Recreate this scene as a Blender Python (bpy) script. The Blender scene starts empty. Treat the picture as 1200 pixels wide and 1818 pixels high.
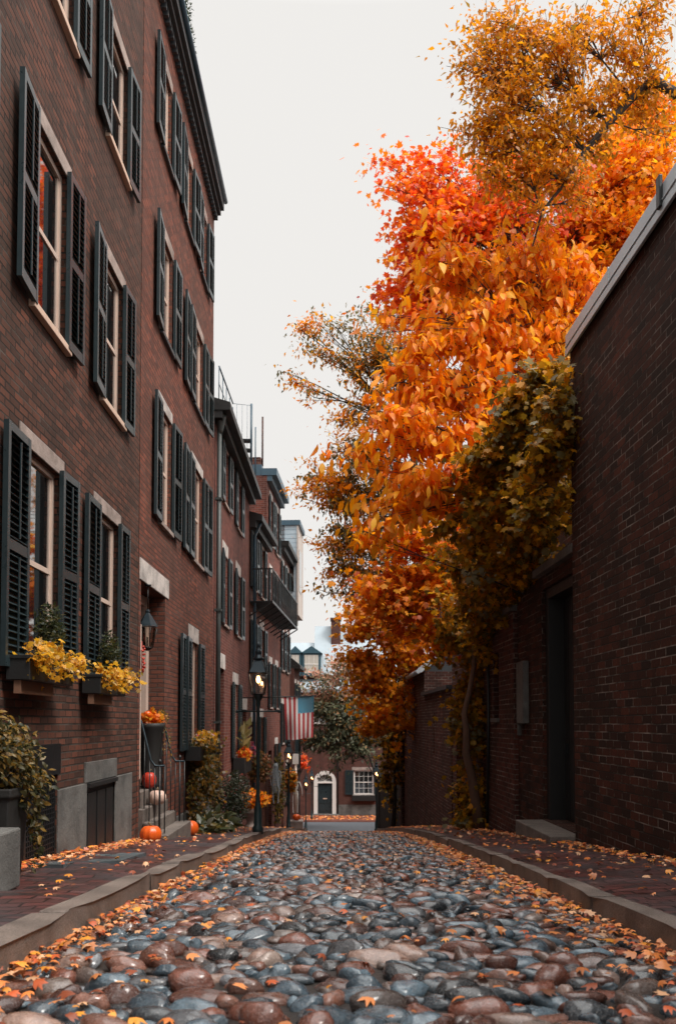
import bpy, math, random
import numpy as np
from mathutils import Vector, Matrix
random.seed(7); rng = np.random.default_rng(7)
S = bpy.context.scene
COL = S.collection
R = math.radians

# ------------------------------------------------------------------ helpers
def tag(o, label=None, cat=None, group=None, kind=None):
    if label: o['label'] = label
    if cat: o['category'] = cat
    if group: o['group'] = group
    if kind: o['kind'] = kind
    return o

def empty(name, loc, rz=0, label=None, cat=None, group=None):
    o = bpy.data.objects.new(name, None); COL.objects.link(o)
    o.location = loc; o.rotation_euler = (0, 0, rz); o.empty_display_size = .2
    return tag(o, label, cat, group)

class MB:
    def __init__(s): s.v = []; s.f = []; s.m = []; s.smooth = []
    def quad(s, a, b, c, d, m=0):
        n = len(s.v); s.v += [a, b, c, d]; s.f.append((n, n+1, n+2, n+3)); s.m.append(m); s.smooth.append(False)
    def poly(s, pts, m=0):
        n = len(s.v); s.v += list(pts); s.f.append(tuple(range(n, n+len(pts)))); s.m.append(m); s.smooth.append(False)
    def hexa(s, c, m=0):
        n = len(s.v); s.v += [tuple(p) for p in c]
        for q in ((0,3,2,1),(4,5,6,7),(0,1,5,4),(1,2,6,5),(2,3,7,6),(3,0,4,7)):
            s.f.append(tuple(n+i for i in q)); s.m.append(m); s.smooth.append(False)
    def box(s, x0, x1, y0, y1, z0, z1, m=0):
        if x0 > x1: x0, x1 = x1, x0
        if y0 > y1: y0, y1 = y1, y0
        s.hexa([(x0,y0,z0),(x1,y0,z0),(x1,y1,z0),(x0,y1,z0),(x0,y0,z1),(x1,y0,z1),(x1,y1,z1),(x0,y1,z1)], m)
    def obox(s, c, size, rot=(0,0,0), m=0):
        from mathutils import Euler
        M = Euler(rot).to_matrix(); hx, hy, hz = [k/2 for k in size]; C = Vector(c)
        s.hexa([C + M @ Vector(p) for p in ((-hx,-hy,-hz),(hx,-hy,-hz),(hx,hy,-hz),(-hx,hy,-hz),(-hx,-hy,hz),(hx,-hy,hz),(hx,hy,hz),(-hx,hy,hz))], m)
    def tube(s, pts, r, n=6, m=0, cap=True):
        pts = [Vector(p) for p in pts]
        if not hasattr(r, '__len__'): r = [r]*len(pts)
        base = len(s.v); up = None
        for i, p in enumerate(pts):
            t = (pts[min(i+1, len(pts)-1)] - pts[max(i-1, 0)])
            if t.length < 1e-6: t = Vector((0,0,1))
            t.normalize()
            if up is None:
                up = t.orthogonal().normalized()
            up = (up - t*up.dot(t)); up = up.normalized() if up.length > 1e-5 else t.orthogonal().normalized()
            w = t.cross(up)
            for k in range(n):
                a = 2*math.pi*k/n
                s.v.append(tuple(p + (up*math.cos(a) + w*math.sin(a))*r[i]))
        for i in range(len(pts)-1):
            for k in range(n):
                a = base+i*n+k; b = base+i*n+(k+1) % n
                s.f.append((a, b, b+n, a+n)); s.m.append(m); s.smooth.append(True)
        if cap:
            s.f.append(tuple(base+k for k in range(n))[::-1]); s.m.append(m); s.smooth.append(False)
            e = base+(len(pts)-1)*n
            s.f.append(tuple(e+k for k in range(n))); s.m.append(m); s.smooth.append(False)
    def lathe(s, prof, c=(0,0,0), n=12, m=0, smooth=True, rib=0, nrib=8, rot=0):
        base = len(s.v)
        for (r, z) in prof:
            for k in range(n):
                a = 2*math.pi*k/n+rot
                q = r*(1 - rib*abs(math.cos(a*nrib/2)))
                s.v.append((c[0]+q*math.cos(a), c[1]+q*math.sin(a), c[2]+z))
        for i in range(len(prof)-1):
            for k in range(n):
                a = base+i*n+k; b = base+i*n+(k+1) % n
                s.f.append((a, b, b+n, a+n)); s.m.append(m); s.smooth.append(smooth)
        s.f.append(tuple(base+k for k in range(n))[::-1]); s.m.append(m); s.smooth.append(smooth)
        e = base+(len(prof)-1)*n
        s.f.append(tuple(e+k for k in range(n))); s.m.append(m); s.smooth.append(smooth)
    def data(s, name, mats, uvrot=None):
        me = bpy.data.meshes.new(name)
        me.from_pydata([tuple(p) for p in s.v], [], s.f)
        for m in (mats if isinstance(mats, (list, tuple)) else [mats]): me.materials.append(m)
        me.polygons.foreach_set('material_index', s.m)
        me.polygons.foreach_set('use_smooth', s.smooth)
        me.update()
        boxuv(me)
        return me
    def build(s, name, mats, parent=None, loc=None, bevel=0, rot=None):
        o = bpy.data.objects.new(name, s.data(name, mats)); COL.objects.link(o)
        if parent: o.parent = parent
        if loc: o.location = loc
        if rot: o.rotation_euler = rot
        if bevel:
            b = o.modifiers.new('bevel', 'BEVEL'); b.width = bevel; b.segments = 2; b.limit_method = 'ANGLE'
        return o

def boxuv(me):
    uv = me.uv_layers.new(name='UVMap')
    nv = len(me.vertices); nl = len(me.loops)
    co = np.empty(nv*3); me.vertices.foreach_get('co', co); co = co.reshape(-1, 3)
    li = np.empty(nl, dtype=np.int32); me.loops.foreach_get('vertex_index', li)
    npoly = len(me.polygons)
    nr = np.empty(npoly*3); me.polygons.foreach_get('normal', nr); nr = nr.reshape(-1, 3)
    lt = np.empty(npoly, dtype=np.int32); me.polygons.foreach_get('loop_total', lt)
    pn = np.repeat(np.abs(nr), lt, axis=0)
    P = co[li]
    out = np.empty((nl, 2))
    out[:, 0] = P[:, 1]; out[:, 1] = P[:, 2]
    ym = (pn[:, 1] > pn[:, 0]) & (pn[:, 1] >= pn[:, 2]); out[ym, 0] = P[ym, 0]
    zm = (pn[:, 2] > pn[:, 0]) & (pn[:, 2] > pn[:, 1]); out[zm, 0] = P[zm, 0]; out[zm, 1] = P[zm, 1]
    uv.data.foreach_set('uv', out.ravel())

def np_mesh(name, V, F, mat, parent=None, colors=None, smooth=False):
    """V (n,3); F (m,k) constant k"""
    me = bpy.data.meshes.new(name)
    k = F.shape[1]
    me.vertices.add(len(V)); me.vertices.foreach_set('co', V.astype(np.float32).ravel())
    me.loops.add(F.size); me.loops.foreach_set('vertex_index', F.astype(np.int32).ravel())
    me.polygons.add(len(F)); me.polygons.foreach_set('loop_start', np.arange(0, F.size, k, dtype=np.int32))
    me.polygons.foreach_set('loop_total', np.full(len(F), k, dtype=np.int32))
    if smooth: me.polygons.foreach_set('use_smooth', np.ones(len(F), dtype=bool))
    me.update(calc_edges=True)
    if colors is not None:
        a = me.color_attributes.new('tint', 'FLOAT_COLOR', 'POINT')
        c = np.ones((len(V), 4), dtype=np.float32); c[:, :3] = colors
        a.data.foreach_set('color', c.ravel())
    me.materials.append(mat)
    me.validate()
    o = bpy.data.objects.new(name, me); COL.objects.link(o)
    if parent: o.parent = parent
    return o

# ------------------------------------------------------------------ materials
class NT:
    def __init__(s, name):
        s.m = bpy.data.materials.new(name); s.m.use_nodes = True
        s.t = s.m.node_tree; s.t.nodes.clear()
        s.out = s.n('ShaderNodeOutputMaterial'); s.b = s.n('ShaderNodeBsdfPrincipled')
        s.l(s.b.outputs[0], s.out.inputs[0])
    def n(s, ty, **kw):
        x = s.t.nodes.new(ty)
        for k, v in kw.items():
            if k.startswith('i_'):
                x.inputs[k[2:].replace('_', ' ')].default_value = v
            else: setattr(x, k, v)
        return x
    def l(s, a, b): s.t.links.new(a, b)
    def noise(s, scale, detail=4, vec=None, rough=.5):
        x = s.n('ShaderNodeTexNoise'); x.inputs['Scale'].default_value = scale; x.inputs['Detail'].default_value = detail
        x.inputs['Roughness'].default_value = rough
        if vec: s.l(vec, x.inputs['Vector'])
        return x.outputs['Fac']
    def ramp(s, fac, stops):
        x = s.n('ShaderNodeValToRGB'); e = x.color_ramp.elements
        while len(e) < len(stops): e.new(.5)
        for i, (p, c) in enumerate(stops):
            e[i].position = p; e[i].color = (c[0], c[1], c[2], 1) if hasattr(c, '__len__') else (c, c, c, 1)
        s.l(fac, x.inputs[0]); return x.outputs[0]
    def mix(s, fac, a, b, mode='MIX'):
        x = s.n('ShaderNodeMix', data_type='RGBA', blend_type=mode)
        for sock, v in ((x.inputs[0], fac), (x.inputs[6], a), (x.inputs[7], b)):
            if hasattr(v, 'is_linked'): s.l(v, sock)
            elif hasattr(v, '__len__'): sock.default_value = (v[0], v[1], v[2], 1)
            else: sock.default_value = v
        return x.outputs[2]
    def math(s, op, a, b=0):
        x = s.n('ShaderNodeMath', operation=op)
        for i, v in enumerate((a, b)):
            if hasattr(v, 'is_linked'): s.l(v, x.inputs[i])
            else: x.inputs[i].default_value = v
        return x.outputs[0]
    def bump(s, h, strength=.3, dist=.02, prev=None):
        x = s.n('ShaderNodeBump'); x.inputs['Strength'].default_value = strength; x.inputs['Distance'].default_value = dist
        s.l(h, x.inputs['Height'])
        if prev: s.l(prev, x.inputs['Normal'])
        return x.outputs[0]
    def set(s, base=None, rough=None, normal=None, metal=None, spec=None):
        for k, v in (('Base Color', base), ('Roughness', rough), ('Normal', normal), ('Metallic', metal), ('Specular IOR Level', spec)):
            if v is None: continue
            if hasattr(v, 'is_linked'): s.l(v, s.b.inputs[k])
            elif hasattr(v, '__len__'): s.b.inputs[k].default_value = (v[0], v[1], v[2], 1)
            else: s.b.inputs[k].default_value = v
    def obj(s): return s.n('ShaderNodeTexCoord').outputs['Object']
    def uv(s): return s.n('ShaderNodeTexCoord').outputs['UV']

def plain(name, c, rough=.6, var=.25, scale=6, metal=0, bump=.15, bs=60, spec=None):
    t = NT(name); o = t.obj()
    n = t.noise(scale, 5, o, .6)
    col = t.mix(n, [k*(1-var) for k in c], [min(1, k*(1+var)) for k in c])
    t.set(col, t.math('ADD', t.math('MULTIPLY', n, .25), rough-.12), t.bump(t.noise(bs, 4, o), bump, .01), metal, spec)
    return t.m

def brick(name, c1, c2, mortar, dirt=(.05,.04,.035), dirtamt=.5, bw=.21, bh=.072, ms=.006, bumps=.6, rough=.8, pale=0, dirtscale=.5, soot=0):
    t = NT(name); uv = t.uv()
    dn = t.n('ShaderNodeTexNoise'); dn.inputs['Scale'].default_value = 3.5; dn.inputs['Detail'].default_value = 3; t.l(uv, dn.inputs['Vector'])
    vm = t.n('ShaderNodeVectorMath', operation='MULTIPLY_ADD'); t.l(dn.outputs['Color'], vm.inputs[0])
    vm.inputs[1].default_value = (.02, .014, 0); t.l(uv, vm.inputs[2])
    b = t.n('ShaderNodeTexBrick'); t.l(vm.outputs[0], b.inputs['Vector'])
    b.inputs['Scale'].default_value = 1; b.inputs['Brick Width'].default_value = bw; b.inputs['Row Height'].default_value = bh
    b.inputs['Mortar Size'].default_value = ms; b.inputs['Mortar Smooth'].default_value = .3; b.inputs['Bias'].default_value = 0
    b.offset_frequency = 2
    b.inputs['Color1'].default_value = (0, 0, 0, 1); b.inputs['Color2'].default_value = (1, 1, 1, 1); b.inputs['Mortar'].default_value = (.5, .5, .5, 1)
    col = t.ramp(b.outputs['Color'], [(0, c1), (.55, [(x+y)/2 for x, y in zip(c1, c2)]), (1, c2)])
    grain = t.noise(28, 5, uv, .65)
    col = t.mix(t.ramp(grain, [(.35, 0), (.7, 1)]), t.mix(.55, col, dirt), col)
    big = t.noise(dirtscale, 5, uv, .62)
    col = t.mix(t.math('MULTIPLY', t.ramp(big, [(.38, 1), (.62, 0)]), dirtamt), col, dirt)
    mcol = mortar
    if pale:
        mp = t.n('ShaderNodeMapping'); mp.inputs['Scale'].default_value = (.45, 2.6, 1); t.l(uv, mp.inputs[0])
        mcol = t.mix(t.ramp(t.noise(2.6, 5, mp.outputs[0], .7), [(.46, 0), (.7, 1)]), mortar, (pale, pale*.82, pale*.7))
    full = t.mix(b.outputs['Fac'], col, mcol)
    h = t.math('SUBTRACT', 1, b.outputs['Fac'])
    nb = t.bump(h, bumps, .012); nb = t.bump(grain, .35, .006, nb)
    sm = t.n('ShaderNodeMapping'); sm.inputs['Scale'].default_value = (2.2, .22, 1); t.l(uv, sm.inputs[0])
    full = t.mix(t.ramp(t.noise(1.0, 5, sm.outputs[0], .65), [(.48, 0), (.72, .55)]), full, [k*.55 for k in dirt])
    t.set(full, rough, nb, spec=.18)
    return t.m

M = {}
M['brick_dark'] = brick('brown_brick', (.04,.019,.015), (.24,.076,.045), (.03,.024,.02), (.08,.047,.036), .6, dirtscale=.35, ms=.010, bumps=1, pale=.12)
M['brick_red'] = brick('red_brick', (.10,.026,.018), (.36,.10,.056), (.07,.045,.038), (.12,.06,.045), .6, ms=.010, bumps=1, pale=.14)
M['brick_red2'] = brick('red_brick_coarse', (.14,.03,.02), (.33,.09,.06), (.22,.15,.13), (.06,.035,.03), .45)
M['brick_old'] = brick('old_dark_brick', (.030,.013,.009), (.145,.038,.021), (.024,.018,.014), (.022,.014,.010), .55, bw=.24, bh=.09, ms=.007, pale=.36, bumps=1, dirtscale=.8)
M['brick_shed'] = brick('shed_brick', (.08,.022,.018), (.22,.065,.045), (.10,.07,.06), (.03,.02,.016), .65, bh=.085, ms=.009, pale=.4, bumps=1)
M['brick_far'] = brick('far_brick', (.09,.03,.024), (.16,.055,.042), (.10,.07,.06), (.1,.05,.04), .5)
def paver():
    t = NT('wet_brick_paving'); uv = t.uv()
    rot = t.n('ShaderNodeMapping'); t.l(uv, rot.inputs[0])
    dn = t.n('ShaderNodeTexNoise'); dn.inputs['Scale'].default_value = 2; t.l(rot.outputs[0], dn.inputs['Vector'])
    vm = t.n('ShaderNodeVectorMath', operation='MULTIPLY_ADD'); t.l(dn.outputs['Color'], vm.inputs[0]); vm.inputs[1].default_value = (.06, .05, 0); t.l(rot.outputs[0], vm.inputs[2])
    b = t.n('ShaderNodeTexBrick'); t.l(vm.outputs[0], b.inputs['Vector'])
    b.inputs['Scale'].default_value = 1; b.inputs['Brick Width'].default_value = .21; b.inputs['Row Height'].default_value = .105
    b.inputs['Mortar Size'].default_value = .008; b.inputs['Mortar Smooth'].default_value = .4
    b.inputs['Color1'].default_value = (0,0,0,1); b.inputs['Color2'].default_value = (1,1,1,1); b.inputs['Mortar'].default_value = (.5,.5,.5,1)
    c = t.ramp(b.outputs['Color'], [(0, (.03,.022,.022)), (.35, (.075,.03,.026)), (.75, (.12,.035,.03)), (1, (.13,.06,.055))])
    big = t.noise(.9, 5, uv, .6)
    c = t.mix(t.ramp(big, [(.4, 0), (.65, .75)]), c, (.05,.045,.05))
    c = t.mix(b.outputs['Fac'], c, (.015,.013,.012))
    g = t.noise(25, 5, uv)
    nb = t.bump(t.math('SUBTRACT', 1, b.outputs['Fac']), .8, .02); nb = t.bump(t.math('ADD', t.math('MULTIPLY', g, .4), b.outputs['Color']), .5, .012, nb)
    t.set(c, t.ramp(big, [(.3, .25), (.7, .55)]), nb)
    return t.m
M['paving'] = paver()
def granite(name, c, rough=.6, amp=.35):
    t = NT(name); o = t.obj()
    n1 = t.noise(120, 3, o, .7); n2 = t.noise(2.5, 6, o, .6)
    col = t.mix(t.ramp(n1, [(.35, 0), (.65, 1)]), [k*(1-amp) for k in c], [min(1, k*(1+amp)) for k in c])
    col = t.mix(t.ramp(n2, [(.35, .75), (.6, 0)]), col, [k*.35 for k in c])
    t.set(col, rough, t.bump(t.math('ADD', t.noise(14, 6, o, .7), t.math('MULTIPLY', n1, .25)), .5, .03))
    return t.m
M['granite'] = granite('kerb_granite', (.21,.165,.14), .5)
M['stone_grey'] = granite('grey_stone', (.15,.145,.135), .7)
M['lintel'] = granite('sandstone_lintel', (.42,.33,.29), .75, .15)
M['lintel_white'] = granite('pale_lintel', (.62,.56,.52), .75, .12)
M['step'] = granite('worn_step_stone', (.17,.14,.12), .65)
M['slate'] = granite('slate_slab', (.10,.125,.135), .35, .15)
M['mud'] = plain('wet_mud_bed', (.022,.017,.014), .5, .5, 9, bump=.6, bs=40)
M['shutter'] = plain('dark_green_shutter_paint', (.022,.036,.041), .3, .25, 8, bump=.05)
M['black'] = plain('black_iron', (.012,.013,.014), .4, .3, 10)
M['blackwood'] = plain('black_painted_wood', (.014,.014,.014), .5, .4, 5)
M['trim'] = plain('cream_window_trim', (.62,.47,.39), .55, .12, 5, bump=.08)
M['sill'] = plain('peach_sill', (.66,.47,.36), .6, .2, 7)
M['white'] = plain('white_paint', (.78,.74,.70), .5, .06, 5, bump=.05)
M['cornice'] = plain('cornice_paint', (.045,.05,.055), .5, .3, 4)
M['gutter'] = plain('blue_grey_gutter', (.05,.10,.14), .4, .2, 4)
M['copper'] = plain('aged_pipe', (.05,.06,.058), .5, .4, 4)
M['verdigris'] = plain('verdigris_copper', (.10,.2,.19), .6, .3, 6)
M['coping'] = plain('grey_metal_coping', (.58,.64,.68), .38, .3, 1.5, metal=.2)
M['woodbrown'] = plain('brown_board', (.20,.10,.06), .6, .3, 10)
M['bark'] = plain('bark', (.05,.04,.034), .9, .4, 12, bump=.8, bs=30)
M['bark_brown'] = plain('vine_bark', (.13,.07,.045), .85, .4, 10, bump=.8, bs=30)
M['asphalt'] = plain('asphalt', (.055,.06,.07), .85, .2, 2, bump=.3, bs=90)
M['slateroof'] = plain('slate_roof', (.32,.38,.42), .5, .2, 2)
M['teal'] = plain('teal_dormer_paint', (.035,.09,.12), .5, .2, 2)
M['cream'] = plain('cream_clapboard', (.55,.47,.42), .6, .1, 2)
M['bluegrey'] = plain('blue_grey_clapboard', (.45,.55,.62), .6, .1, 2)
M['soil'] = plain('soil', (.02,.016,.012), .9)
M['terracotta_dark'] = plain('dark_planter', (.018,.017,.016), .6, .4, 5)
M['pumpkin'] = plain('orange_pumpkin_skin', (.75,.11,.012), .35, .15, 5, bump=.08, bs=30)
M['pumpkin_red'] = plain('red_pumpkin_skin', (.5,.04,.02), .35, .2, 5)
M['pumpkin_white'] = plain('pale_pumpkin_skin', (.62,.42,.34), .45, .12, 5)
M['stem'] = plain('pumpkin_stem', (.12,.08,.04), .8)
M['bone'] = plain('plastic_bone', (.62,.6,.56), .5, .1, 5)
M['tatter'] = plain('grey_gauze', (.33,.36,.38), .9, .3, 10)
M['curtain'] = plain('curtain', (.55,.5,.44), .8, .15, 5)
M['leafgreen'] = None
def glass_dark(name, c=(.012,.013,.014), rough=.03):
    t = NT(name); o = t.obj()
    n = t.noise(1.2, 2, o)
    t.set(c, rough, t.bump(n, .04, .05)); t.b.inputs['IOR'].default_value = 3.2; t.b.inputs['Coat Weight'].default_value = 1
    return t.m
M['pane'] = glass_dark('window_glass')
def clear_glass():
    t = NT('lantern_glass'); tr = t.n('ShaderNodeBsdfTransparent'); gl = t.n('ShaderNodeBsdfGlossy'); gl.inputs['Roughness'].default_value = .05
    mx = t.n('ShaderNodeMixShader'); fr = t.n('ShaderNodeFresnel'); fr.inputs[0].default_value = 1.5
    tr.inputs[0].default_value = (.85, .82, .78, 1)
    t.l(t.math('ADD', fr.outputs[0], .06), mx.inputs[0]); t.l(tr.outputs[0], mx.inputs[1]); t.l(gl.outputs[0], mx.inputs[2]); t.l(mx.outputs[0], t.out.inputs[0])
    return t.m
M['glass'] = clear_glass()
def emit(name, c, s):
    t = NT(name); t.set((.8,.7,.6), .5); t.b.inputs['Emission Color'].default_value = (*c, 1); t.b.inputs['Emission Strength'].default_value = s
    return t.m
M['flame'] = emit('gas_mantle_glow', (1, .5, .2), 10)
M['lampflame'] = M['flame']
def leafmat(name, trans=.5, rough=.45, spec=.35):
    t = NT(name)
    a = t.n('ShaderNodeAttribute', attribute_name='tint')
    t.set(a.outputs['Color'], rough, spec=spec)
    tr = t.n('ShaderNodeBsdfTranslucent'); t.l(a.outputs['Color'], tr.inputs[0])
    mx = t.n('ShaderNodeMixShader'); mx.inputs[0].default_value = trans
    t.l(t.b.outputs[0], mx.inputs[1]); t.l(tr.outputs[0], mx.inputs[2]); t.l(mx.outputs[0], t.out.inputs[0])
    return t.m
M['leaf'] = leafmat('autumn_leaf')
M['leaf_wet'] = leafmat('fallen_leaf', .1, .4, .4)
M['leaf_glossy'] = leafmat('glossy_leaf', .25, .3, .6)
def cobblemat():
    t = NT('wet_cobblestone'); o = t.obj()
    a = t.n('ShaderNodeAttribute', attribute_name='tint')
    n = t.noise(26, 6, o, .7); n2 = t.noise(110, 3, o, .6)
    c = t.mix(t.ramp(n, [(.36, .6), (.6, 0)]), a.outputs['Color'], t.mix(.7, a.outputs['Color'], (.03,.028,.03)))
    c = t.mix(t.ramp(n2, [(.56, 0), (.72, .35)]), c, (.42,.38,.36))
    t.set(c, t.ramp(n, [(.3, .12), (.7, .36)]), t.bump(t.math('ADD', n, t.math('MULTIPLY', n2, .5)), .75, .016))
    t.b.inputs['Coat Weight'].default_value = .85; t.b.inputs['Coat Roughness'].default_value = .15
    return t.m
M['cobble'] = cobblemat()

# ------------------------------------------------------------------ ground profile (eye height is z = 0)
_pd = [-8, 0, 2, 3.75, 6, 8.4, 12.2, 16, 20.5, 26, 30, 36, 42, 49, 53, 300]
_pz = [-.55, -.82, -.93, -1.06, -1.25, -1.46, -1.80, -2.18, -2.66, -3.34, -3.84, -4.6, -5.15, -5.62, -5.75, -6]
def zs(d): return np.interp(d, _pd, _pz)
KL, KR = -1.42, 1.58
def xr(d): return 3.234 - .024*d            # face of the right hand wall
def xl(d): return -2.8 if d < 26 else -2.8 + (d-26)*.05

def sheet(name, xs, ds, zf, mat, kind='structure', thick=0):
    X, D = np.meshgrid(xs, ds); Z = zf(X, D)
    V = np.stack([X, D, Z], -1).reshape(-1, 3); nx = len(xs)
    F = np.array([(j*nx+i, j*nx+i+1, (j+1)*nx+i+1, (j+1)*nx+i) for j in range(len(ds)-1) for i in range(nx-1)])
    o = np_mesh(name, V, F, mat, smooth=True); boxuv(o.data); tag(o, kind=kind); return o

sheet('ground', np.linspace(-150, 150, 7), np.array(_pd[:-1]+[80, 120, 200, 400]), lambda X, D: zs(D)-.16, plain('earth', (.06,.045,.035), .9))
sheet('street_bed', np.linspace(KL-.05, KR+.05, 50), np.arange(-4, 36.1, .1), lambda X, D: zs(D)-.05*((X-.08)/1.5)**2-.010+.006*np.sin(X*9+D*5)*np.sin(D*11-X*4), M['mud'])
def wob(X, D, s=.012): return s*(np.sin(X*5.1+D*1.7)+np.sin(D*4.3-X*2.2)+.7*np.sin(D*9.1+X*7.3))
sheet('sidewalk_left', np.linspace(-3.4, KL-.08, 24), np.arange(-4, 38.1, .12), lambda X, D: zs(D)+.125+wob(X, D)*np.clip((KL-X)*3-.3, 0, 1)-.03*np.clip(1-(KL-.08-X)/.1, 0, 1)+(-.02)*(X-KL), M['paving'])
sheet('sidewalk_right', np.linspace(KR+.08, 3.9, 24), np.arange(-4, 36.1, .12), lambda X, D: zs(D)+.125+wob(X, D)*np.clip((X-KR)*3-.3, 0, 1)-.03*np.clip(1-(X-KR-.08)/.1, 0, 1)+.02*(X-KR), M['paving'])
sheet('cross_street', np.linspace(-60, 60, 9), np.arange(36.0, 48.6, 1), lambda X, D: zs(D)-.02, M['asphalt'])
sheet('far_sidewalk', np.linspace(-60, 60, 9), np.array([48.3,48.31,48.6,50,51.5,52.6]), lambda X, D: zs(D)+np.where(D < 48.305, -.05, .07), brick('far_paving', (.2,.06,.045), (.2,.07,.05), (.1,.06,.05), (.12,.045,.03), .5))

def kerb(name, xk, side):
    mb = MB(); d = -3.0
    while d < 36:
        L = random.uniform(1.1, 2.1); n = 5
        w0 = .17+random.uniform(-.012, .02); tz = random.uniform(-.012, .012)
        face = random.uniform(-.006, .006)
        for i in range(n):
            a = d+.006+(L-.012)*i/n; b = d+.006+(L-.012)*(i+1)/n
            def pt(dd, lo, out):
                e = .002*math.sin(dd*3+side)
                x = xk+face+e+side*(w0 if out else 0)+.03*math.sin(dd*.8+side)
                z = float(zs(dd)) + (.13+tz+.003*math.sin(dd*4.3+out) if not lo else -.2)
                return (x, dd, z)
            c = [pt(a,1,0), pt(b,1,0), pt(b,1,1), pt(a,1,1), pt(a,0,0), pt(b,0,0), pt(b,0,1), pt(a,0,1)]
            n0 = len(mb.v); mb.v += c
            fs = [(4,5,6,7) if side < 0 else (7,6,5,4), (0,1,5,4) if side > 0 else (4,5,1,0)]
            if i == 0: fs.append((0,4,7,3))
            if i == n-1: fs.append((1,2,6,5))
            for q in fs: mb.f.append(tuple(n0+k for k in q)); mb.m.append(0); mb.smooth.append(False)
        d += L
    o = mb.build(name, M['granite'])
    w = o.modifiers.new('weld', 'WELD'); w.merge_threshold = .001
    b = o.modifiers.new('bevel', 'BEVEL'); b.width = .014; b.segments = 2; b.limit_method = 'ANGLE'; b.angle_limit = R(40)
    tag(o, kind='structure')
kerb('kerb_left', KL, -1); kerb('kerb_right', KR, 1)

# ---- cobbles: one sheet of individually shaped stones
def cobbles():
    K = 2.0  # stones lie mostly across the street
    X0, X1 = KL+.03, KR-.03
    cell = .12; grid = {}
    pts = []
    for (rad, tries) in ((.056, 500), (.048, 7000), (.040, 26000), (.032, 55000), (.025, 65000), (.018, 30000)):
        xs = rng.uniform(X0/K, X1/K, tries); ds = 1.2+ (34.5-1.2)*rng.random(tries)
        rs = rad*rng.uniform(.88, 1.15, tries)
        if rad > .05: ds = 1.2+6*rng.random(tries)
        for x, d, r in zip(xs, ds, rs):
            if d > 20 and rad < .03: continue
            gx, gy = int(x//cell), int(d//cell); ok = True
            for i in (-1, 0, 1):
                for j in (-1, 0, 1):
                    for (px, pd, pr) in grid.get((gx+i, gy+j), ()):
                        if (px-x)**2+(pd-d)**2 < (.9*(pr+r))**2: ok = False; break
                    if not ok: break
                if not ok: break
            if ok:
                grid.setdefault((gx, gy), []).append((x, d, r)); pts.append((x*K, d, r))
    P = np.array(pts); print('cobbles', len(P))
    pal = np.array([(.13,.20,.25),(.065,.11,.145),(.03,.04,.048),(.26,.08,.045),(.34,.14,.09),(.42,.26,.20),(.25,.26,.28),(.17,.12,.10),(.10,.045,.035),(.48,.36,.30)])
    pp = np.array([.16,.17,.09,.19,.12,.08,.08,.06,.04,.03]); pp /= pp.sum()
    Vs, Fs, Cs = [], [], []; off = 0
    for near in (True, False):
        Q = P[(P[:, 1] < 8) == near]
        nt, nr = (16, 7) if near else (10, 4)
        th = np.linspace(0, 2*np.pi, nt, endpoint=False); ph = np.linspace(-.5, np.pi/2, nr)
        # unit template
        T = np.array([(np.cos(p)*np.cos(t), np.cos(p)*np.sin(t), np.sin(p)) for p in ph[:-1] for t in th]+[(0, 0, 1)])
        e = .9
        T = np.sign(T)*np.abs(T)**e
        F = [q for i in range(nr-2) for k in range(nt) for q in ((i*nt+k, i*nt+(k+1) % nt, (i+1)*nt+(k+1) % nt), (i*nt+k, (i+1)*nt+(k+1) % nt, (i+1)*nt+k))]
        F += [((nr-2)*nt+k, (nr-2)*nt+(k+1) % nt, len(T)-1) for k in range(nt)]
        F = np.array(F); N = len(Q); nT = len(T)
        a = rng.normal(0, .42, N)
        fl = rng.random(N) < .16; a[fl] += rng.uniform(-1.4, 1.4, fl.sum())
        sx = Q[:, 2]*K*rng.uniform(.7, 1.15, N); sy = Q[:, 2]*rng.uniform(.98, 1.14, N); sz = Q[:, 2]*rng.uniform(.5, 1.15, N)
        big = (Q[:, 1] < 4); sz[big] *= 1.1
        L = np.repeat(T[None], N, 0).copy()
        # lumpy shape
        for _ in range(3):
            w = rng.normal(0, 2.0, (N, 1, 3)); phs = rng.uniform(0, 6.28, (N, 1))
            L *= (1 + .085*np.sin((L*w).sum(-1)+phs))[..., None]
            L *= (1 + .03*np.sin((L*w*2.6).sum(-1)+phs*2))[..., None]
        tilt = rng.normal(0, .16, (N, 1)); L[..., 2] += tilt*L[..., 0] + rng.normal(0, .16, (N, 1))*L[..., 1]
        L[..., 0] *= sx[:, None]; L[..., 1] *= sy[:, None]; L[..., 2] *= sz[:, None]
        c, s = np.cos(a)[:, None], np.sin(a)[:, None]
        Xw = L[..., 0]*c-L[..., 1]*s+Q[:, 0:1]; Yw = L[..., 0]*s+L[..., 1]*c+Q[:, 1:2]
        zb = zs(Q[:, 1])-.05*((Q[:, 0]-.08)/1.5)**2-.008+rng.normal(0, .008, N)
        Zw = L[..., 2]+zb[:, None]
        V = np.stack([Xw, Yw, Zw], -1).reshape(-1, 3)
        FF = (F[None]+(np.arange(N)*nT)[:, None, None]).reshape(-1, 3)
        C = pal[rng.choice(len(pal), N, p=pp)]*rng.uniform(.3, 1.0, (N, 1))
        Vs.append(V); Fs.append(FF+off); Cs.append(np.repeat(C, nT, 0)); off += len(V)
    o = np_mesh('cobblestone_street', np.concatenate(Vs), np.concatenate(Fs), M['cobble'], colors=np.concatenate(Cs), smooth=True)
    tag(o, kind='structure')
cobbles()

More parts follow.
